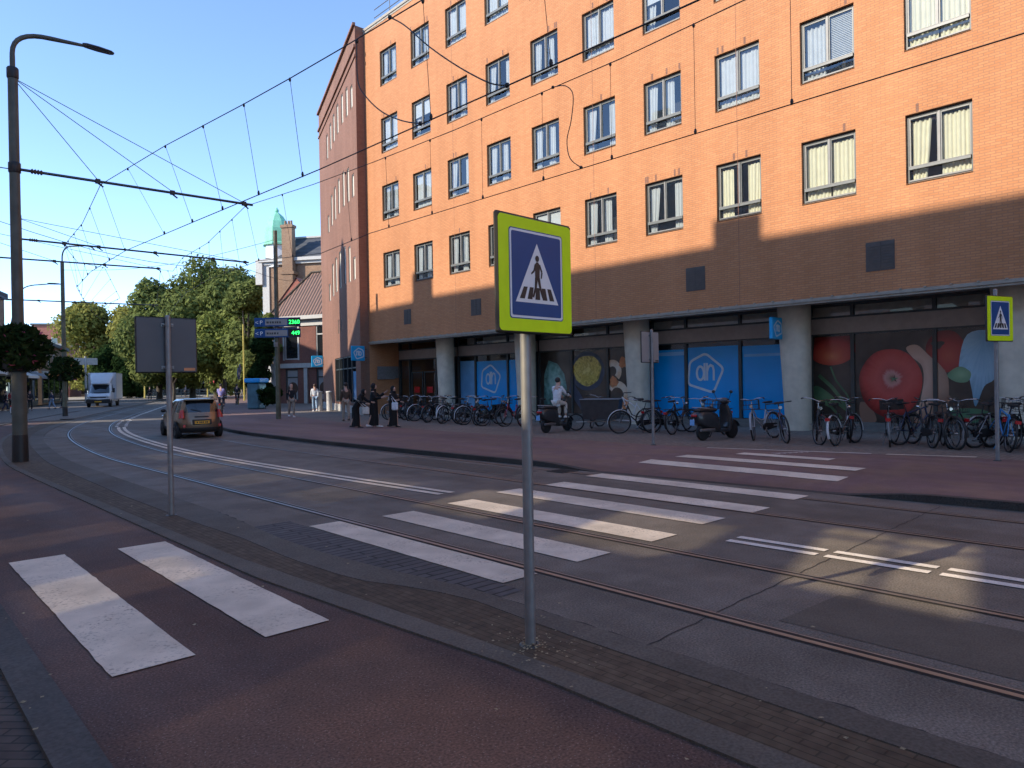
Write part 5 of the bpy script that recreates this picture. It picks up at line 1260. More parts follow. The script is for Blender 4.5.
# ------------------------------------------------------------ people
def skinned(name, verts, edges, radii, mat_, parent, root=0, sub=1):
    me = bpy.data.meshes.new(name); me.from_pydata([tuple(v) for v in verts], edges, [])
    me.materials.append(M[mat_]); o = bpy.data.objects.new(name, me); COL.objects.link(o); o.parent = parent
    md = o.modifiers.new('skin', 'SKIN'); md.use_smooth_shade = True
    sv = me.skin_vertices[0].data
    for i, r in enumerate(radii):
        sv[i].radius = r if isinstance(r, tuple) else (r, r)
        sv[i].use_root = (i == root)
    s_ = o.modifiers.new('sub', 'SUBSURF'); s_.levels = sub; s_.render_levels = sub
    return o
def person(loc, rz, label, h=1.75, top='dark_cloth', legs='jeans', hair='hair_dark', stride=.18, arms=((.0,.0),(.0,.0)), lean=0., sit=None, robe=None, shoes='black', bag=None, hood=None, group=None, hands=True, coat=None):
    # local frame: the person faces +X. arms: (forward swing of the upper arm, bend of the forearm) in radians, left then right
    t = empty('person', loc, rz, label, 'person', group); h = h*(.88 if math.hypot(loc[0], loc[1]) < 75 else 1.); k = h/1.75
    def P(x, y, z): return V((x*k + lean*max(0, z-.9)*k, y*k, z*k))
    v = []; e = []; r = []
    def j(p, rad, par=None):
        v.append(p); r.append(tuple(q*k for q in rad) if isinstance(rad, tuple) else rad*k)
        if par is not None: e.append((par, len(v)-1))
        return len(v)-1
    dz = 0 if sit is None else sit/k - .95
    Q = (lambda x, y, z: P(x, y, z+dz)) if sit is not None else P
    pel = j(Q(0,0,.96), (.13,.10)); sp = j(Q(.01,0,1.14), (.12,.09), pel); ch = j(Q(.0,0,1.34), (.145,.10), sp); nk = j(Q(.0,0,1.50), .052, ch)
    hb = j(Q(.02,0,1.58), .075, nk); hd = j(Q(.025,0,1.66), .085, hb); ht = j(Q(.015,0,1.725), .06, hd); j(Q(.115,0,1.63), .014, hb)
    J = {}
    for s_, (sw, be) in zip((1, -1), arms):
        sh = j(Q(-.01,s_*.175,1.42), .052, ch); el = Q(-.01,s_*.215,1.42) + V((math.sin(sw)*.29, 0, -math.cos(sw)*.29))*k
        e_ = j(el, .041, sh); wr = el + V((math.sin(sw+be)*.25, -s_*.02, -math.cos(sw+be)*.25))*k; w_ = j(wr, .028, e_)
        d = V((math.sin(sw+be), 0, -math.cos(sw+be))); hp = j(wr+d*.085*k, (.034,.018), w_); J[s_] = (el, wr, d)
        if hands:
            sd_ = V((0,1,0)).cross(d).normalized()
            for q, L_ in enumerate((.085,.095,.09,.07)):
                b_ = j(wr+d*.095*k+sd_*(.027-.018*q)*k, .0085, hp); j(wr+d*(.095+L_*.55)*k+sd_*(.028-.019*q)*k+V((0,-s_*.008,0))*k, .008, b_); j(wr+d*(.09+L_)*k+sd_*(.028-.019*q)*k+V((0,-s_*.03,0))*k, .007, len(v)-1)
            tb = j(wr+d*.045*k+sd_*.035*k, .009, w_); j(wr+d*.08*k+sd_*.055*k, .008, tb)
    L_ = {}
    for s_, st in ((1, stride), (-1, -stride)):
        hp = Q(0,s_*.09,.90)
        if sit is not None: kn = Q(.38,s_*.13,.86); an = V((kn.x-.03*k, kn.y, max(.10, kn.z-.42*k))); 
        else: kn = P(st*.75+.03,s_*.095,.50); an = P(st*1.35-.04 if st > 0 else st*1.75,s_*.09,.085 if st >= 0 else .12)
        a = j(hp, .082, pel); b_ = j(kn, .055, a); c = j(an, .036, b_); tp = an+V((.15*k,0,-.05*k)) if an.z < .12*k or st >= 0 else an+V((.10*k,0,-.085*k)); tp.z = max(.03, tp.z); j(tp, .030, c)
        L_[s_] = (hp, kn, an, tp)
    skinned('body', v, e, r, 'tan_skin', t)
    # clothes
    if robe:
        m = MB(); rr = []; n = 28
        for i, (z, rx, ry, x) in enumerate(((.06,.19,.165,-.04),(.25,.18,.165,-.02),(.55,.17,.175,-.01),(.90,.165,.20,-.01),(1.15,.155,.20,.0),(1.32,.14,.215,0),(1.42,.12,.20,0),(1.48,.08,.11,0),(1.53,.062,.07,.005))):
            rr.append([tuple(P(x+rx*math.cos(2*PI*q/n)*(1+.16*math.sin(5*2*PI*q/n+i*.4)*max(0,1.1-z)), ry*math.sin(2*PI*q/n)*(1+.16*math.sin(4*2*PI*q/n+i*.5)*max(0,1.1-z)), z)) for q in range(n)])
        m.rings(rr, 0, True); m.build('robe', robe, t)
        v2 = [Q(0,0,1.36)]; e2 = []; r2 = [.10*k]
        for s_ in (1, -1):
            el, wr, d = J[s_]; a = len(v2); v2 += [Q(-.01,s_*.17,1.42), el, wr-d*.01]; e2 += [(0,a),(a,a+1),(a+1,a+2)]; r2 += [.075*k, .07*k, .06*k]
        skinned('sleeves', v2, e2, r2, robe, t)
    else:
        kc = 1.22 if coat else 1.
        v2 = [Q(0,0,.93), Q(.01,0,1.14), Q(.0,0,1.34), Q(0,0,1.46)]; e2 = [(0,1),(1,2),(2,3)]; r2 = [(.155*k,.12*k),(.15*k*kc,.115*k*kc),(.17*k*kc,.125*k*kc),(.08*k,.075*k)]
        if coat: v2.append(Q(-.0,0,.74)); e2.append((0, 4)); r2.append((.17*k,.13*k))
        for s_ in (1, -1):
            el, wr, d = J[s_]; a = len(v2); v2 += [Q(-.01,s_*.18,1.415), el, wr-d*.01]; e2 += [(2,a),(a,a+1),(a+1,a+2)]; r2 += [.068*k*kc, .055*k*kc, .042*k*kc]
        skinned('jacket', v2, e2, r2, top, t)
        v2 = [Q(0,0,.95)]; e2 = []; r2 = [(.14*k,.11*k)]
        for s_ in (1, -1):
            hp, kn, an, tp = L_[s_]; a = len(v2); v2 += [hp, kn, an+V((0,0,.03))]; e2 += [(0,a),(a,a+1),(a+1,a+2)]; r2 += [.098*k, .075*k, .058*k]
        skinned('trousers', v2, e2, r2, legs, t)
    for s_ in (1, -1):
        hp, kn, an, tp = L_[s_]; m = MB(); d = tp-an; d.z = 0
        if d.length < 1e-4: d = V((.1,0,0))
        d = d.normalized(); y_ = V((-d.y, d.x, 0)); c = V((an.x, an.y, max(0.0, an.z-.085*k))); rr = []
        for x, w_, hh in ((-.07,.03,.06),(-.03,.04,.09),(.06,.045,.075),(.15,.045,.05),(.20,.025,.035)):
            rr.append([c+d*x*k+y_*w_*k, c+d*x*k+y_*w_*k+V((0,0,hh*.7*k)), c+d*x*k+V((0,0,hh*k)), c+d*x*k-y_*w_*k+V((0,0,hh*.7*k)), c+d*x*k-y_*w_*k])
        m.rings(rr, 0, True); m.build('shoe', shoes, t)
    m = MB(); hc = Q(.005,0,1.672)
    if hood or robe:
        m.ball(Q(-.005,0,1.655), (.115*k,.105*k,.135*k), 0, 14, 9); m.ball(Q(.0,0,1.50), (.12*k,.15*k,.09*k), 0, 12, 6); hh = m.build('headscarf', hood or robe, t)
        q = MB(); q.ball(Q(.075,0,1.645), (.055*k,.062*k,.085*k), 0, 12, 8); q.build('face', 'tan_skin', t)
    else:
        m.ball(hc + V((-.018*k,0,.022*k)), (.105*k,.095*k,.10*k), 0, 14, 9); m.build('hair', hair, t)
    if bag:
        bm, s_, z = bag; el, wr, d = J[s_]; c = V((wr.x+.02, s_*.30*k, z*k)); m = MB(); m.bbox(c-V((.17*k,.05*k,.18*k)), c+V((.17*k,.05*k,.16*k)), .03)
        m.tube([c+V((-.1*k,0,.15*k)), V((0,s_*.16*k,1.40*k)), c+V((.1*k,0,.15*k))], .012, 5); b = m.build('bag', bm, t)
    return t
W45 = math.radians
person((15.1,26.7,.1), W45(75), 'person in a brown jacket and beige trousers walking away by the dark shop windows', 1.80, 'brown_cloth', 'beige_cloth', stride=.10, arms=((.15,.2),(-.15,.3)), shoes='brown_leather')
person((13.0,22.3,.1), W45(-60), 'woman in black robe leaning forward with a pale shoulder bag', 1.52, robe='abaya', lean=.55, arms=((.8,.6),(.5,.9)), bag=('cream_cloth',-1,.80), stride=.12)
person((13.55,22.0,.1), W45(-40), 'tall woman in black robe gesturing, white shoes', 1.74, robe='abaya', arms=((.9,1.3),(.45,1.3)), shoes='white', stride=.14)
person((13.97,21.4,.1), W45(-75), 'woman in black robe carrying a white tote bag', 1.62, robe='abaya', arms=((.2,1.2),(.35,1.3)), bag=('white_cloth',-1,.92), stride=.12)
person((15.5,32.6,.1), W45(-105), 'man in a black jacket and khaki trousers walking towards us by the green pole', 1.78, 'dark_cloth', 'beige_cloth', hair='tan_skin', stride=.14, arms=((.3,.25),(-.25,.3)), shoes='white')
person((19.6,38.2,.1), W45(70), 'person in a white jacket and pale jeans walking away by the old corner house', 1.76, 'white_cloth', 'jeans', hair='brown_leather', stride=.12, arms=((.25,.3),(-.2,.3)), shoes='white')
person((15.55,14.95,.1) , W45(8), 'person in a white coat seated on the black scooter', 1.70, 'white_cloth', 'cream_cloth', sit=.92, lean=.12, arms=((.75,.55),(.75,.55)), coat=True, shoes='white')
g1 = 'people crossing the far square'
# riders on the far crossing
o = copy_tree(proto['dark']); o.location = (15.0,40.2,.05); o.rotation_euler = (0,0,W45(62)); tag(o, 'dark bicycle ridden away by the person in a lilac top', 'bicycle')
person((14.85,39.9,.05), W45(62), 'cyclist in a lilac top riding away right of the car', 1.74, 'purple_cloth', 'navy_cloth', sit=1.0, lean=.2, arms=((.7,.4),(.7,.4)))
o = copy_tree(proto['dark']); o.location = (22.8,57.7,.05); o.rotation_euler = (0,0,W45(62)); tag(o, 'dark bicycle ridden away by the person in black', 'bicycle')
person((22.65,57.4,.05), W45(62), 'cyclist dressed in black riding away beside the blue kiosk', 1.78, 'dark_cloth', 'dark_cloth', sit=1.0, lean=.2, arms=((.7,.4),(.7,.4)))
far = [((38.0,116.5),'navy_cloth','dark_cloth','person in navy standing left of the yellow post at the crossing'), ((38.9,116.2),'white_cloth','dark_cloth','person in white standing at the crossing left of the yellow post'),
 ((41.8,113.6),'red_cloth','jeans','person in a red top beside the yellow posts'), ((45.0,112.0),'cream_cloth','beige_cloth','person in cream clothes in front of the shaded cafe'), ((47.5,111.0),'pink_cloth','navy_cloth','person in a pink top near the yellow post'),
 ((48.5,108.0),'cream_cloth','cream_cloth','person all in cream walking left of the blue kiosk'), ((44.0,108.0),'grey_cloth','dark_cloth','person in grey crossing towards the cafe'), ((22.2,101.0),'white_cloth','white_cloth','person all in white standing far down the left pavement'),
 ((42.6,110.5),'white_cloth','jeans','person in a white top between the yellow posts'), ((43.6,115.4),'navy_cloth','beige_cloth','person in navy under the red parasol'), ((46.8,106.0),'dark_cloth','jeans','person in black walking left of the kiosk'), ((50.6,107.5),'purple_cloth','dark_cloth','person in lilac beside the pale parasol'), ((39.9,118.0),'green_cloth','beige_cloth','person in green under the navy parasol'),
 ((26.2,93.0),'dark_cloth','dark_cloth','person in black between the van and the flower post')]
for (x, y), a, b, lb in far: person((x, y, .05), rnd.uniform(0, 6.28), lb, rnd.uniform(1.6, 1.85), a, b, stride=rnd.uniform(.05,.2), arms=((.2,.3),(-.2,.3)), hands=True)
lefts = [((8.3,65.0),'dark_cloth','navy_cloth','person in black at the left edge beside the lamp post'), ((9.0,67.5),'red_cloth','dark_cloth','person in a dull red top at the left edge'), ((9.6,63.5),'dark_cloth','dark_cloth','person in dark clothes just left of the lamp post'),
 ((11.5,66.5),'navy_cloth','jeans','person in navy right of the lamp post among bicycles'), ((12.9,70.0),'dark_cloth','dark_cloth','person in a dark coat on the left pavement right of the lamp post'), ((14.3,77.0),'grey_cloth','navy_cloth','person in grey farther along the left pavement')]
for (x, y), a, b, lb in lefts: person((x, y, .05), rnd.uniform(0, 6.28), lb, rnd.uniform(1.65, 1.85), a, b, stride=rnd.uniform(.05,.2), arms=((.2,.3),(-.2,.3)))
# ------------------------------------------------------------ the old corner house with a tiled roof
A, Bp = V((26.1,58.0,0)), V((30.6,47.9,0))
t = empty('corner_house', A, 0, 'old dark brick house with a steep tiled roof behind the brown wing', 'house')
U = (Bp-A).normalized(); Nn = V((U.y, -U.x, 0)); Nn = Nn if Nn.dot(V((-1,-.6,0))) > 0 else -Nn; Lh = (Bp-A).length
inv = Matrix.Translation(-A)
def hp(mb, name, mats, parent=None):
    o = mb.build(name, mats); o.parent = parent or t
    if parent is None: o.matrix_parent_inverse = inv
    return o
H = lambda u, z, d=0.: A + U*u + V((0,0,z)) + Nn*d
def hbox(mb, u0, u1, z0, z1, d0, d1, m=0):
    q = [H(u0,0,d1), H(u1,0,d1), H(u1,0,d0), H(u0,0,d0)]; mb.rings([[(p.x,p.y,z0) for p in q], [(p.x,p.y,z1) for p in q]], m, False, True)
hh = [(1.15,2.55,3.75,6.5),(1.2,2.5,.35,2.95),(4.4,5.8,3.75,6.5),(4.4,5.8,.35,2.95)]
mb = MB(); wall_holes(mb, A, U, Nn, Lh, .0, 7.0, hh, .18)
mb.quad(H(0,0), H(0,7.0), H(0,7.0,-8), H(0,0,-8)); mb.quad(H(Lh,0), H(Lh,7), H(Lh,7,-8), H(Lh,0,-8)); mb.quad(H(0,0,-8), H(Lh,0,-8), H(Lh,7,-8), H(0,7,-8)); hp(mb, 'wall', 'dark_red_brick')
mb = MB(); mb.quad(H(-.35,7.3,.45), H(Lh,7.3,.45), H(Lh,11.3,-2.6), H(2.0,11.3,-2.6)); mb.poly([H(-.35,7.3,.45), H(2.0,11.3,-2.6), H(2.0,11.3,-5.5), H(-.35,7.3,-8.4)]); mb.quad(H(-.35,7.3,-8.4), H(2.0,11.3,-5.5), H(Lh,11.3,-5.5), H(Lh,7.3,-8.4)); mb.quad(H(2.0,11.3,-2.6), H(Lh,11.3,-2.6), H(Lh,11.3,-5.5), H(2.0,11.3,-5.5)); ro = hp(mb, 'roof', 'pantile')
mb = MB(); mb.tube([H(-.35,7.35,.45), H(2.0,11.35,-2.6), H(Lh,11.35,-2.6)], .11, 6); hp(mb, 'ridge_tiles', 'bark')
mb = MB(); hbox(mb, -.4, Lh, 6.5, 7.02, .003, .10); hbox(mb, -.45, Lh, 7.02, 7.32, .003, .5); hbox(mb, -.2, Lh, 3.05, 3.42, .003, .22); hbox(mb, -.2, .38, .02, 3.05, .003, .14); hbox(mb, 3.2, 3.55, .02, 3.05, .003, .14); hp(mb, 'cornice', 'offwhite')
mb = MB(); hbox(mb, -.05, .38, 3.42, 6.5, .003, .06); hbox(mb, 1.0, 1.15, 3.7, 6.5, .003, .05); hbox(mb, 2.55, 2.7, 3.7, 6.5, .003, .05); hp(mb, 'trim', 'offwhite')
for u0, u1, z0, z1 in hh:
    f = MB(); e = .09
    hbox(f, u0, u0+e, z0, z1, -.17, -.05); hbox(f, u1-e, u1, z0, z1, -.17, -.05); hbox(f, u0+e, u1-e, z0, z0+e, -.17, -.05); hbox(f, u0+e, u1-e, z1-e, z1, -.17, -.05); hbox(f, u0+e, u1-e, z0+(z1-z0)*.72, z0+(z1-z0)*.72+.1, -.16, -.06)
    fo = hp(f, 'window', 'offwhite' if z0 > 1 else 'frame_dark'); p = MB(); hbox(p, u0+e, u1-e, z0+e, z1-e, -.14, -.13)
    if z0 > 1: hp(p, 'pane', 'black_glass', fo)
    else:
        hp(p, 'pane', 'sign_back_pale', fo); d = MB(); c = H((u0+u1)/2, 1.35, -.125); d.poly([c + U*.52*math.cos(a) + V((0,0,.52*math.sin(a))) for a in [2*PI*i/24 for i in range(24)]]); hp(d, 'emblem', 'brown_leather', fo)
q = MB(); q.lathe([(.16,0),(.16,1.05),(.19,1.08),(.19,1.14),(.02,1.16)], n=14); o = q.build('litter_bin', 'awning_pale', None, (20.2,37.6,.1)); tag(o, 'beige cylindrical litter bin near the end of the brown wing, right one', 'litter bin')
q = MB(); q.lathe([(.16,0),(.16,1.05),(.19,1.08),(.19,1.14),(.02,1.16)], n=14); o = q.build('litter_bin', 'awning_pale', None, (19.95,38.3,.1)); tag(o, 'beige cylindrical litter bin beside the white jacketed walker, left one', 'litter bin')

# ------------------------------------------------------------ tall house with a green copper turret
A, Bp = V((33.2,75.6,0)), V((38.2,68.6,0)); t = empty('turret_house', A, 0, 'tall brown brick house with slate roof and green copper turret', 'house'); inv = Matrix.Translation(-A)
U = (Bp-A).normalized(); Nn = V((U.y, -U.x, 0)); Nn = Nn if Nn.dot(V((-1,-.6,0))) > 0 else -Nn; Lh = (Bp-A).length
mb = MB(); q = [H(0,0), H(Lh,0), H(Lh,0,-11), H(0,0,-11)]; mb.rings([[(p.x,p.y,0) for p in q], [(p.x,p.y,15.0) for p in q]], 0, False, True); hp(mb, 'wall', 'old_brick')
mb = MB(); hbox(mb, -.25, .55, 0, 15, .003, .15); hbox(mb, -.55, Lh, 15.0, 15.35, -.3, .55); hbox(mb, -.4, Lh, 14.7, 15.0, .003, .3); hbox(mb, -.9, -.1, 12.6, 15.3, -.6, .45); hp(mb, 'cornice', 'offwhite')
mb = MB(); mb.poly([H(.0,15.35,.3), H(Lh,15.35,.3), H(Lh,17.9,-2.2), H(2.6,17.9,-2.2)]); mb.poly([H(.0,15.35,.3), H(2.6,17.9,-2.2), H(2.6,17.9,-8), H(.0,15.35,-11)]); mb.quad(H(2.6,17.9,-2.2), H(Lh,17.9,-2.2), H(Lh,17.9,-8), H(2.6,17.9,-8)); ro = hp(mb, 'roof', 'slate')
mb = MB(); hbox(mb, 2.4, Lh, 17.9, 18.1, -2.4, -2.1); hp(mb, 'ridge_board', 'offwhite')
mb = MB(); hbox(mb, 2.55, 3.75, 8.2, 18.5, .16, .9); hbox(mb, 2.45, 3.85, 18.5, 18.8, .08, 1.0); 
for u in (2.8, 3.2, 3.5): c = H(u, 18.8, .5); mb.lathe([(.14,0),(.12,.5)], c, 8)
hbox(mb, 2.35, 3.95, 13.5, 13.8, .005, 1.0); hp(mb, 'chimney', 'old_brick')
c = H(.95, 0, -1.0); mb = MB(); mb.lathe([(1.3,14.5),(1.3,17.0)], c, 8, 0, 'z', False); hp(mb, 'turret_drum', 'white')
mb = MB(); mb.lathe([(1.6,16.95),(1.6,17.15),(1.45,17.25),(1.42,17.9),(1.34,18.8),(1.1,19.6),(.72,20.2),(.32,20.55),(.12,20.7)], c, 8, 0, 'z', False); mb.ball(c+V((0,0,20.85)), .24, 0, 10, 7); mb.ball(c+V((0,0,21.12)), .10, 0, 8, 6); hp(mb, 'turret_dome', 'copper_green')
# small gable house tucked between
A, Bp = V((29.2,64.0,0)), V((31.6,60.6,0)); t = empty('gable_house', A, 0, 'small red roofed gable between the tiled house and the turret house', 'house'); inv = Matrix.Translation(-A)
U = (Bp-A).normalized(); Nn = V((U.y, -U.x, 0)); Nn = Nn if Nn.dot(V((-1,-.6,0))) > 0 else -Nn; Lh = (Bp-A).length
mb = MB(); q = [H(0,0), H(Lh,0), H(Lh,0,-6), H(0,0,-6)]; mb.rings([[(p.x,p.y,0) for p in q], [(p.x,p.y,9.0) for p in q]], 0, False, True); hp(mb, 'wall', 'offwhite')
mb = MB(); mb.quad(H(-.1,9,.2), H(Lh*.5,11.6,.2), H(Lh*.5,11.6,-6), H(-.1,9,-6)); mb.quad(H(Lh+.1,9,.2), H(Lh*.5,11.6,.2), H(Lh*.5,11.6,-6), H(Lh+.1,9,-6)); mb.poly([H(-.1,9,.1), H(Lh*.5,11.5,.1), H(Lh+.1,9,.1)]); hp(mb, 'roof', 'far_red_brick')

# ------------------------------------------------------------ trees
def tree(loc, h, w_, n, leaf, label, trunk_h=None, seed=0, lobes=26, leaf_s=.26, name='tree', group=None, squash=1., low=.16, cat='tree'):
    rn = random.Random(seed); t = empty(name, loc, 0, label, cat, group)
    th = trunk_h or h*.32; m = MB(); m.tube([(0,0,-.1),(0.05,0,th*.5),(0,.1,th),(.1,0,h*.7)], [h*.026,h*.021,h*.018,h*.006], 9)
    L_ = []
    for i in range(lobes):
        a = rn.uniform(0, 6.283); z = rn.uniform(low, .93); env = math.sin(PI*min(1, (z-low*.6)/(1-low*.6))**.75)**.6
        rr = w_/2*env*rn.uniform(.25, .82); L_.append((V((rr*math.cos(a), rr*math.sin(a)*squash, h*z)), rn.uniform(.17,.25)*w_*(.7+.4*env)))
        if i % 3 == 0: c = L_[-1][0]; m.tube([(0,0,th*.8), c*.5+V((0,0,th*.4)), c], [h*.012, h*.008, h*.003], 5)
    m.build('trunk', 'bark', t)
    lf = MB(); tot = sum(r**2 for _, r in L_)
    for c, r in L_:
        for _ in range(int(2.7*n*r*r/tot)):
            d = V((rn.gauss(0,1), rn.gauss(0,1), rn.gauss(0,1))).normalized(); q = r*(rn.uniform(.55,1.06)); p = c + V((d.x*q, d.y*q, d.z*q*.85))
            nn = (d + V((rn.gauss(0,.6), rn.gauss(0,.6), rn.gauss(0,.6)+.35))).normalized(); u = nn.orthogonal().normalized(); v_ = nn.cross(u); an = rn.uniform(0, 6.28)
            u, v_ = u*math.cos(an)+v_*math.sin(an), v_*math.cos(an)-u*math.sin(an); s_ = leaf_s*rn.uniform(.55,1.25)
            lf.add([p+u*s_, p+v_*s_*.6+nn*s_*.12, p-u*s_, p-v_*s_*.6-nn*s_*.1], [(0,1,2,3)])
    lf.build('crown', leaf, t); return t
G1 = 'trees round the far square'
tree((35.5,96.5,0), 18.6, 13.5, 11000, 'leaf_main', 'tallest leafy tree, in the middle above the parking sign', seed=1, lobes=34, leaf_s=.30, group=G1)
tree((30.2,103,0), 16.2, 9.5, 7000, 'leaf_main', 'leafy tree left of the tallest one, just right of the dark sign back', seed=2, lobes=26, leaf_s=.30, group=G1)
tree((34.0,101.5,0), 17.2, 9.5, 6500, 'leaf_main', 'leafy tree filling the gap left of the tallest one', seed=22, lobes=26, leaf_s=.30, group=G1)
tree((33.8,82.0,0), 14.4, 6.5, 5000, 'leaf_main', 'leafy tree pressed against the turret house', seed=3, lobes=20, leaf_s=.27, group=G1)
tree((34.0,90.0,0), 10.6, 9, 5000, 'leaf_bright', 'lower bright green tree in front of the tallest tree', seed=4, lobes=22, leaf_s=.26, group=G1, low=.36)
tree((28.0,90,0), 7.8, 6, 2500, 'leaf_bright', 'low light green tree behind the dark sign back', seed=14, lobes=16, leaf_s=.26, group=G1, low=.42)
tree((31.0,147,0), 16.8, 14, 7000, 'leaf_yellow', 'rounded yellow green tree above the white van', seed=5, lobes=30, leaf_s=.36, group=G1)
tree((37.5,141,0), 16.6, 12, 6000, 'leaf_yellow', 'rounded yellow green tree left of the dark sign back', seed=6, lobes=26, leaf_s=.36, group=G1)
tree((43.5,140,0), 15.5, 12, 5000, 'leaf_yellow', 'rounded yellow green tree hidden behind the dark sign back', seed=7, lobes=24, leaf_s=.36, group=G1)
tree((29.8,126,0), 8.2, 7, 4000, 'leaf_dark', 'dark low tree behind the direction sign', seed=8, lobes=22, leaf_s=.32, group=G1)
tree((31.5,122,0), 7.4, 7, 3000, 'leaf_dark', 'dark low tree right of the white van', seed=9, lobes=20, leaf_s=.32, group=G1)
tree((22.3,51.2,.1), 5.6, 2.6, 3500, 'leaf_dark', 'dark ivy covered stump tree left of the old corner house', seed=10, lobes=22, leaf_s=.14, low=.06, trunk_h=1.5)
tree((25.2,57.6,.1), 7.8, 2.2, 1800, 'leaf_bright', 'bright green climber rising behind the green parking sign pole', seed=11, lobes=14, leaf_s=.15, low=.3)
tree((50.0,125,0), 13, 12, 4500, 'leaf_main', 'leafy tree behind the shaded cafe terrace', seed=12, lobes=24, leaf_s=.34, group=G1)
tree((19.8,45.5,.1), 1.5, 1.3, 700, 'leaf_dark', 'small dark potted shrub right of the kiosk', seed=13, lobes=10, leaf_s=.08, low=.2, trunk_h=.3, name='shrub', cat='shrub')

# ------------------------------------------------------------ far buildings and shops
def block(name, A_, B_, depth, hgt, mat_, label, roof='slate', wins=(), shop=None, awn=None, cat='building', parapet=.4, chim=()):
    global A, U, Nn, t, inv
    A = V((*A_, 0)); b = V((*B_, 0)); U = (b-A).normalized(); L0 = (b-A).length; Nn = V((U.y, -U.x, 0)); Nn = Nn if Nn.dot(-A) > 0 else -Nn
    t = empty(name, A, 0, label, cat); inv = Matrix.Translation(-A)
    mb = MB(); q = [H(0,0), H(L0,0), H(L0,0,-depth), H(0,0,-depth)]; mb.rings([[(p.x,p.y,0) for p in q], [(p.x,p.y,hgt) for p in q]], 0, False, True); hp(mb, 'wall', mat_)
    mb = MB(); hbox(mb, -.15, L0+.15, hgt, hgt+parapet, -depth-.1, .25); hp(mb, 'roof_edge', roof)
    for u0, u1, z0, z1 in wins:
        f = MB(); hbox(f, u0, u1, z0, z1, .003, .06); fo = hp(f, 'window', 'offwhite'); p = MB(); hbox(p, u0+.1, u1-.1, z0+.1, z1-.1, .061, .07); hp(p, 'pane', 'black_glass', fo)
    if shop:
        n, z1 = shop
        for k in range(n):
            u0, u1 = L0*k/n+.25, L0*(k+1)/n-.25; f = MB(); hbox(f, u0, u1, .2, z1, .003, .08); hbox(f, u0, u1, z1+.05, z1+.6, .003, .14, 1); fo = hp(f, 'shop_window', ['frame_dark', ('offwhite','shopfront_dark','ad_navy','awning_pale')[k % 4]]); p = MB(); hbox(p, u0+.12, u1-.12, .5, z1-.1, .081, .09); hp(p, 'pane', 'black_glass', fo)
    if awn:
        for u0, u1, z, m_ in awn: w_ = MB(); w_.add([H(u0,z+.6,.15), H(u1,z+.6,.15), H(u1,z,1.7), H(u0,z,1.7), H(u0,z-.22,1.7), H(u1,z-.22,1.7)], [(0,1,2,3),(3,2,5,4)]); hp(w_, 'awning', m_)
    for u, z in chim: c = MB(); hbox(c, u, u+1.2, hgt+parapet, z, -2.5, -1.2); hp(c, 'chimney', mat_)
    return t
W3 = lambda L0, z0s, hh_, n, ww=1.1: [(L0*(k+.5)/n-ww/2, L0*(k+.5)/n+ww/2, z, z+hh_) for z in z0s for k in range(n)]
block('shop_building', (3.2,56.5), (9.35,72.9), 8, 9.2, 'old_brick', 'brick shop at the left edge with a projecting cornice', wins=W3(17, (4.2,6.8), 1.7, 5), shop=(4, 2.9), parapet=.5)
block('shop_building', (9.6,76.5), (14.0,88.0), 9, 5.6, 'shopfront_dark', 'low dark shop with pale fascia behind the lamp post', shop=(4, 2.9), awn=((1,5,2.9,'awning_pale'),(6,10,2.9,'grey_cloth')), wins=W3(12.3, (4.0,), 1.0, 4))
block('shop_building', (14.6,89.5), (20.5,108.0), 9, 6.5, 'old_brick', 'low brick shop farther along the left pavement', shop=(5, 3.0), awn=((1,6,2.9,'awning_pale'),(9,14,2.9,'red_cloth')), wins=W3(19.4, (4.2,), 1.4, 6))
block('brick_block', (26.5,172.0), (36.2,166.5), 12, 14.6, 'far_red_brick', 'red brick building far away behind the flower post', wins=W3(11, (4.4,7.6,10.4), 1.8, 4), chim=((4.6,15.2),), shop=(3,3))
block('brick_block', (22.0,160.0), (30.0,156.5), 9, 9.8, 'far_red_brick', 'lower red brick building with pale gable band far away at the left', wins=W3(8.7, (4.4,), 1.8, 3), shop=(3,3), roof='offwhite')
block('cafe_building', (33,158), (54,142), 9, 5.0, 'shopfront_dark', 'dark low cafe front behind the railing and trees', shop=(7, 3.0), awn=((2,6,3.0,'awning_pale'),(9,13,3.0,'awning_pale')))
block('cafe_building', (50,128), (66,112), 9, 5.2, 'old_brick', 'cafe terrace building with coloured awnings right of the yellow posts', shop=(7, 3.0), awn=((1,5,3.0,'red_cloth'),(6,10,3.0,'navy_cloth'),(12,17,3.0,'awning_pale')), wins=W3(22,(4.0,),.9,7))
block('brick_block', (66,110), (80,92), 12, 12, 'old_brick', 'brown brick building glimpsed between tree and turret house', wins=W3(22,(4.2,7.4),1.8,6), shop=(6,3))
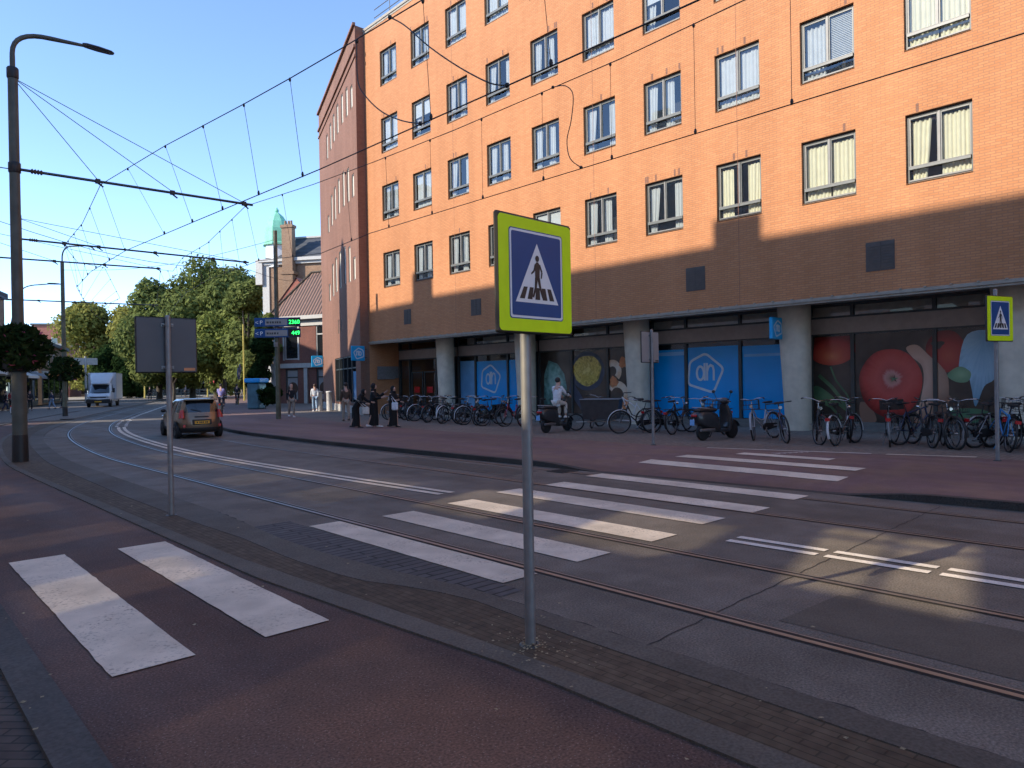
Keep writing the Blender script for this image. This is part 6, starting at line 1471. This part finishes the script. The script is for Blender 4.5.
# railing, posts, kiosk, signs on the square
t = empty('railing', (34,129,0), 0, 'dark low railing along the square behind the sign back', 'railing'); inv = Matrix.Translation((-34,-129,0))
m = MB(); a, b = V((29,131,0)), V((46,121,0))
for z in (.35,.65,.95,1.15): m.tube([a+V((0,0,z)), b+V((0,0,z))], .035, 5)
hp(m, 'rails', 'frame_mid')
m = MB()
for k in range(15): p = a.lerp(b, k/14); m.tube([p, p+V((0,0,1.2))], .05, 5)
hp(m, 'posts', 'frame_mid')
for i, (x, y, hgt, lb) in enumerate(((31.4,113.9,3.2,'yellow post with an orange flower basket left of the dark sign back'), (36.4,109.5,3.2,'slim yellow post right of the dark sign back'), (39.4,111,3.4,'yellow post among the people on the square'))):
    m = MB(); m.lathe([(.16,0),(.12,.4),(.10,hgt)], n=10); m.lathe([(.10,hgt),(.14,hgt+.05),(.02,hgt+.15)], n=10); tag(m.build('yellow_post', 'yellow_pole', None, (x,y,.06)), lb, 'post', 'yellow posts on the square')
    if i != 1: flower_basket((x,y,hgt+.45), .95, .9, 500, ('orange flower basket on the left yellow post','orange flower basket on the right yellow post')[i//2], petals='petal_orange', dark='petal_orange', seed=20+i)
t = empty('advertising_kiosk', (19.6,46.3,.1), math.radians(-140), 'blue green advertising kiosk on the far pavement', 'kiosk')
m = MB(); m.bbox((-.55,-.42,0),(.55,.42,1.72),.08); m.build('body', 'kiosk_teal', t)
m = MB(); m.bbox((-.68,-.55,1.72),(.68,.55,2.02),.06); m.build('cap', 'ad_blue', t)
m = MB(); m.box((-.40,.425,.35),(.40,.435,1.55)); m.lathe([(.28,.0),(.28,.012)], (0,.436,1.0), 18, 1, 'y'); m.build('poster', ['ad_teal', 'ad_blue_pale'], t)
t = empty('road_sign', (23.6,59.5,.1), math.radians(-125), 'two round blue signs on a thin pole above the kiosk', 'road sign')
m = MB(); m.lathe([(.05,0),(.05,3.4)], n=8); m.build('pole', 'yellow_pole', t)
for x, z, r in ((.0,2.55,.50),(-.45,3.0,.36)):
    m = MB(); m.lathe([(r,-.02),(r,.02)], (x,.08,z), 22, 0, 'y'); d = m.build('disc', 'sign_blue', t); m = MB(); m.lathe([(r*.34,.0),(r*.34,.01)], (x,.104,z), 5, 0, 'y'); m.build('arrow', 'sign_white', d)
t = empty('direction_sign', (20.2,96.6,.05), math.radians(180+12), 'pale back of a direction sign on a post above the van', 'road sign')
m = MB(); m.lathe([(.14,0),(.12,5.4)], n=10); m.build('pole', 'awning_pale', t)
for x0, x1 in ((-1.35,-.12),(.12,1.35)):
    m = MB()
    m.bbox((x0,-.05,4.40),(x1,.05,5.2),.02); m.box((x0,-.06,4.7),(x1,-.052,4.76)); m.build('panel', 'awning_pale', t)
for i, (x, y, mt, lb) in enumerate(((43.5,117.5,'red_cloth','red parasol on the cafe terrace'), (46.5,114.5,'awning_pale','pale parasol on the cafe terrace, left of two'), (49.0,111.0,'awning_pale','pale parasol nearest the blue kiosk'), (40.5,119.5,'ad_navy','navy parasol left on the cafe terrace'))):
    t = empty('parasol', (x,y,.06), i*.4, lb, 'parasol', 'parasols on the cafe terrace'); m = MB(); m.lathe([(.25,0),(.25,.06),(.03,.08),(.03,2.7)], n=8); m.build('pole', 'frame_mid', t)
    m = MB(); m.lathe([(1.45,2.08),(1.5,2.25),(.75,2.6),(.05,2.85)], n=8, smooth=False); m.build('canopy', mt, t)
for i, (x, y, mt, lb) in enumerate(((44.5,113.2,'petal','tall pink banner flag on the square'), (47.2,109.3,'plate_yellow','yellow banner flag on the square'))):
    t = empty('banner_flag', (x,y,.06), -.6, lb, 'flag', 'banner flags on the square'); m = MB(); m.lathe([(.04,0),(.03,3.3)], n=6); m.build('pole', 'frame_mid', t)
    m = MB(); m.rings([[(.04,-.01,1.2),(.55,-.01,1.3),(.62,-.01,2.7),(.04,-.01,3.3)],[(.04,.01,1.2),(.55,.01,1.3),(.62,.01,2.7),(.04,.01,3.3)]], 0, False); m.build('cloth', mt, t)
# street light pole before the big tree
m = MB(); m.lathe([(.10,0),(.08,7.9)], n=8); tag(m.build('lamp_column', 'yellow_pole', None, (29.8,73.5,.1)), 'thin pale column in front of the tallest tree', 'post')

# ------------------------------------------------------------ unseen blocks added across the street to shade the road and shape light patches
ox = -8.0; dark = empty('unseen_shade_building', (ox-.2,0,0), 0, 'unseen pale wall across the street, shaped for its shade and light patches', 'building'); invd = Matrix.Translation((-ox+.2,0,0))
def back(x, y): return y + (x-ox)*TA, (x-ox)*KE          # where the sun ray that reaches ground (x, y) crosses the facade plane
patches = [  # ground patches let through in place of window-reflected sun: x0, x1, y0, y1, pane
 (5.45,8.0,1.75,3.1,0), (5.5,7.6,-.9,.45,0), (5.35,7.3,3.95,5.45,1), (5.5,7.3,6.75,8.2,1), (4.7,7.0,9.3,10.6,2), (4.6,6.6,11.9,13.2,2), (4.4,6.4,14.6,15.9,2), (5.0,6.6,17.4,18.9,2),
 (.95,2.75,1.8,3.9,3), (.9,2.5,6.25,7.25,2), (.6,2.6,8.9,9.7,2), (.6,2.3,11.2,12.3,2), (.6,2.2,13.6,15.0,2)]
LEAN = .25; hs = []; cuts = []
for x0, x1, y0, y1, pn in patches:
    xm = (x0+x1)/2; za = (x0-ox)*KE; zb = (x1-ox)*KE
    P4 = [(back(x, y+LEAN*(x-xm))[0], (x-ox)*KE) for x, y in ((x0,y0),(x0,y1),(x1,y1),(x1,y0))]
    lo, hi = min(p[0] for p in P4), max(p[0] for p in P4); hs.append((lo, hi, za, zb, pn)); cuts.append(P4)
PROF = [(-60,21.2),(16.3,21.2),(16.3,21.95),(17.8,21.95),(17.8,21.2),(31.9,21.1),(31.9,22.3),(33.4,22.3),(33.4,21.0),(37.2,20.9),(38.8,20.2),(40.7,19.4),(40.7,24.6),(41.9,26.0),(43.2,24.6),(43.2,0)]  # top outline worked back from the wanted shadow edge
mb = MB(); top = 15.5
O = V((ox, -60, 0)); wall_holes(mb, O, (0,1,0), (1,0,0), 103.2, 0, top, [(a+60, b+60, c, d) for a, b, c, d, _ in hs], .22)
mb.rings([[(ox, y, z) for y, z in [(-60,top)] + PROF[:-1] + [(43.2,top)]], [(ox-.22, y, z) for y, z in [(-60,top)] + PROF[:-1] + [(43.2,top)]]], 0, False, True)
mb.quad((ox,43.2,0),(ox-.22,43.2,0),(ox-.22,43.2,top),(ox,43.2,top))
o = mb.build('wall', 'pale_bounce', dark); o.matrix_parent_inverse = invd
for pn in (0, 1, 2):
    pass
def tint(nm, c):
    m, nt, b, N, L = newmat(nm); nt.nodes.remove(b); tb = N('ShaderNodeBsdfTransparent'); tb.inputs['Color'].default_value = (*c, 1); L(tb.outputs[0], nt.nodes['Material Output'].inputs['Surface'])
tint('patch_filter_strong', (.96,.92,.82)); tint('patch_filter_mid', (.70,.67,.60)); tint('patch_filter_dim', (.42,.40,.36)); tint('patch_filter_faint', (.34,.32,.28))  # unseen filters added to set how bright each light patch falls
for i, (a, b, c, d, pn) in enumerate(hs):
    f = MB(); f.box((ox-.14,a,c),(ox-.08,a+.05,d)); f.box((ox-.14,b-.05,c),(ox-.08,b,d)); f.box((ox-.14,a+.05,d-.05),(ox-.08,b-.05,d)); f.box((ox-.14,a+.05,c),(ox-.08,b-.05,c+.05))
    if pn == 0: f.box((ox-.13,a+.05,d-.33),(ox-.09,b-.05,d-.26))
    c0, c1, c2, c3 = cuts[i]                            # side panels slanted to shape the light patch
    for tri in ([(a-.02,c0[1]),(c0[0],c0[1]),(c3[0],c3[1]),(a-.02,c3[1])], [(c1[0],c1[1]),(b+.02,c1[1]),(b+.02,c2[1]),(c2[0],c2[1])]):
        f.rings([[(ox-.075, y, z) for y, z in tri], [(ox-.05, y, z) for y, z in tri]], 0, False)
    if pn == 0:
        my = lambda t: (c0[0]+(c1[0]-c0[0])*.5+(c3[0]-c0[0])*t, c0[1]+(c3[1]-c0[1])*t)
        p0, p1 = my(0), my(1); f.rings([[(ox-.076, p0[0]-.05, p0[1]), (ox-.076, p0[0]+.05, p0[1]), (ox-.076, p1[0]+.05, p1[1]), (ox-.076, p1[0]-.05, p1[1])], [(ox-.052, p0[0]-.05, p0[1]), (ox-.052, p0[0]+.05, p0[1]), (ox-.052, p1[0]+.05, p1[1]), (ox-.052, p1[0]-.05, p1[1])]], 0, False)
    fo = f.build('window', 'frame_dark', dark); fo.matrix_parent_inverse = invd  # opening added only to throw its light patch on the ground
    p = MB(); p.box((ox-.115,a+.02,c+.02),(ox-.111,b-.02,d-.02)); p.build('pane', ('patch_filter_strong','patch_filter_mid','patch_filter_dim','patch_filter_faint')[pn], fo)
block('unseen_shade_building', (ox,46.3), (ox+.01,62), 4, 19.5, 'pale_bounce', 'unseen pale block added beyond the sunny gap to shade the far road', wins=W3(16.6,(4,7.2,10.4),1.7,5))  # unseen block added to keep the road past the gap in shade
block('unseen_shade_building', (.2,52.5), (4.2,69.5), 6, 19.0, 'pale_bounce', 'unseen taller pale block added to shade the bend of the road', wins=W3(17,(10,13.2),1.7,5))  # unseen block placed so its shadow reaches the corner house
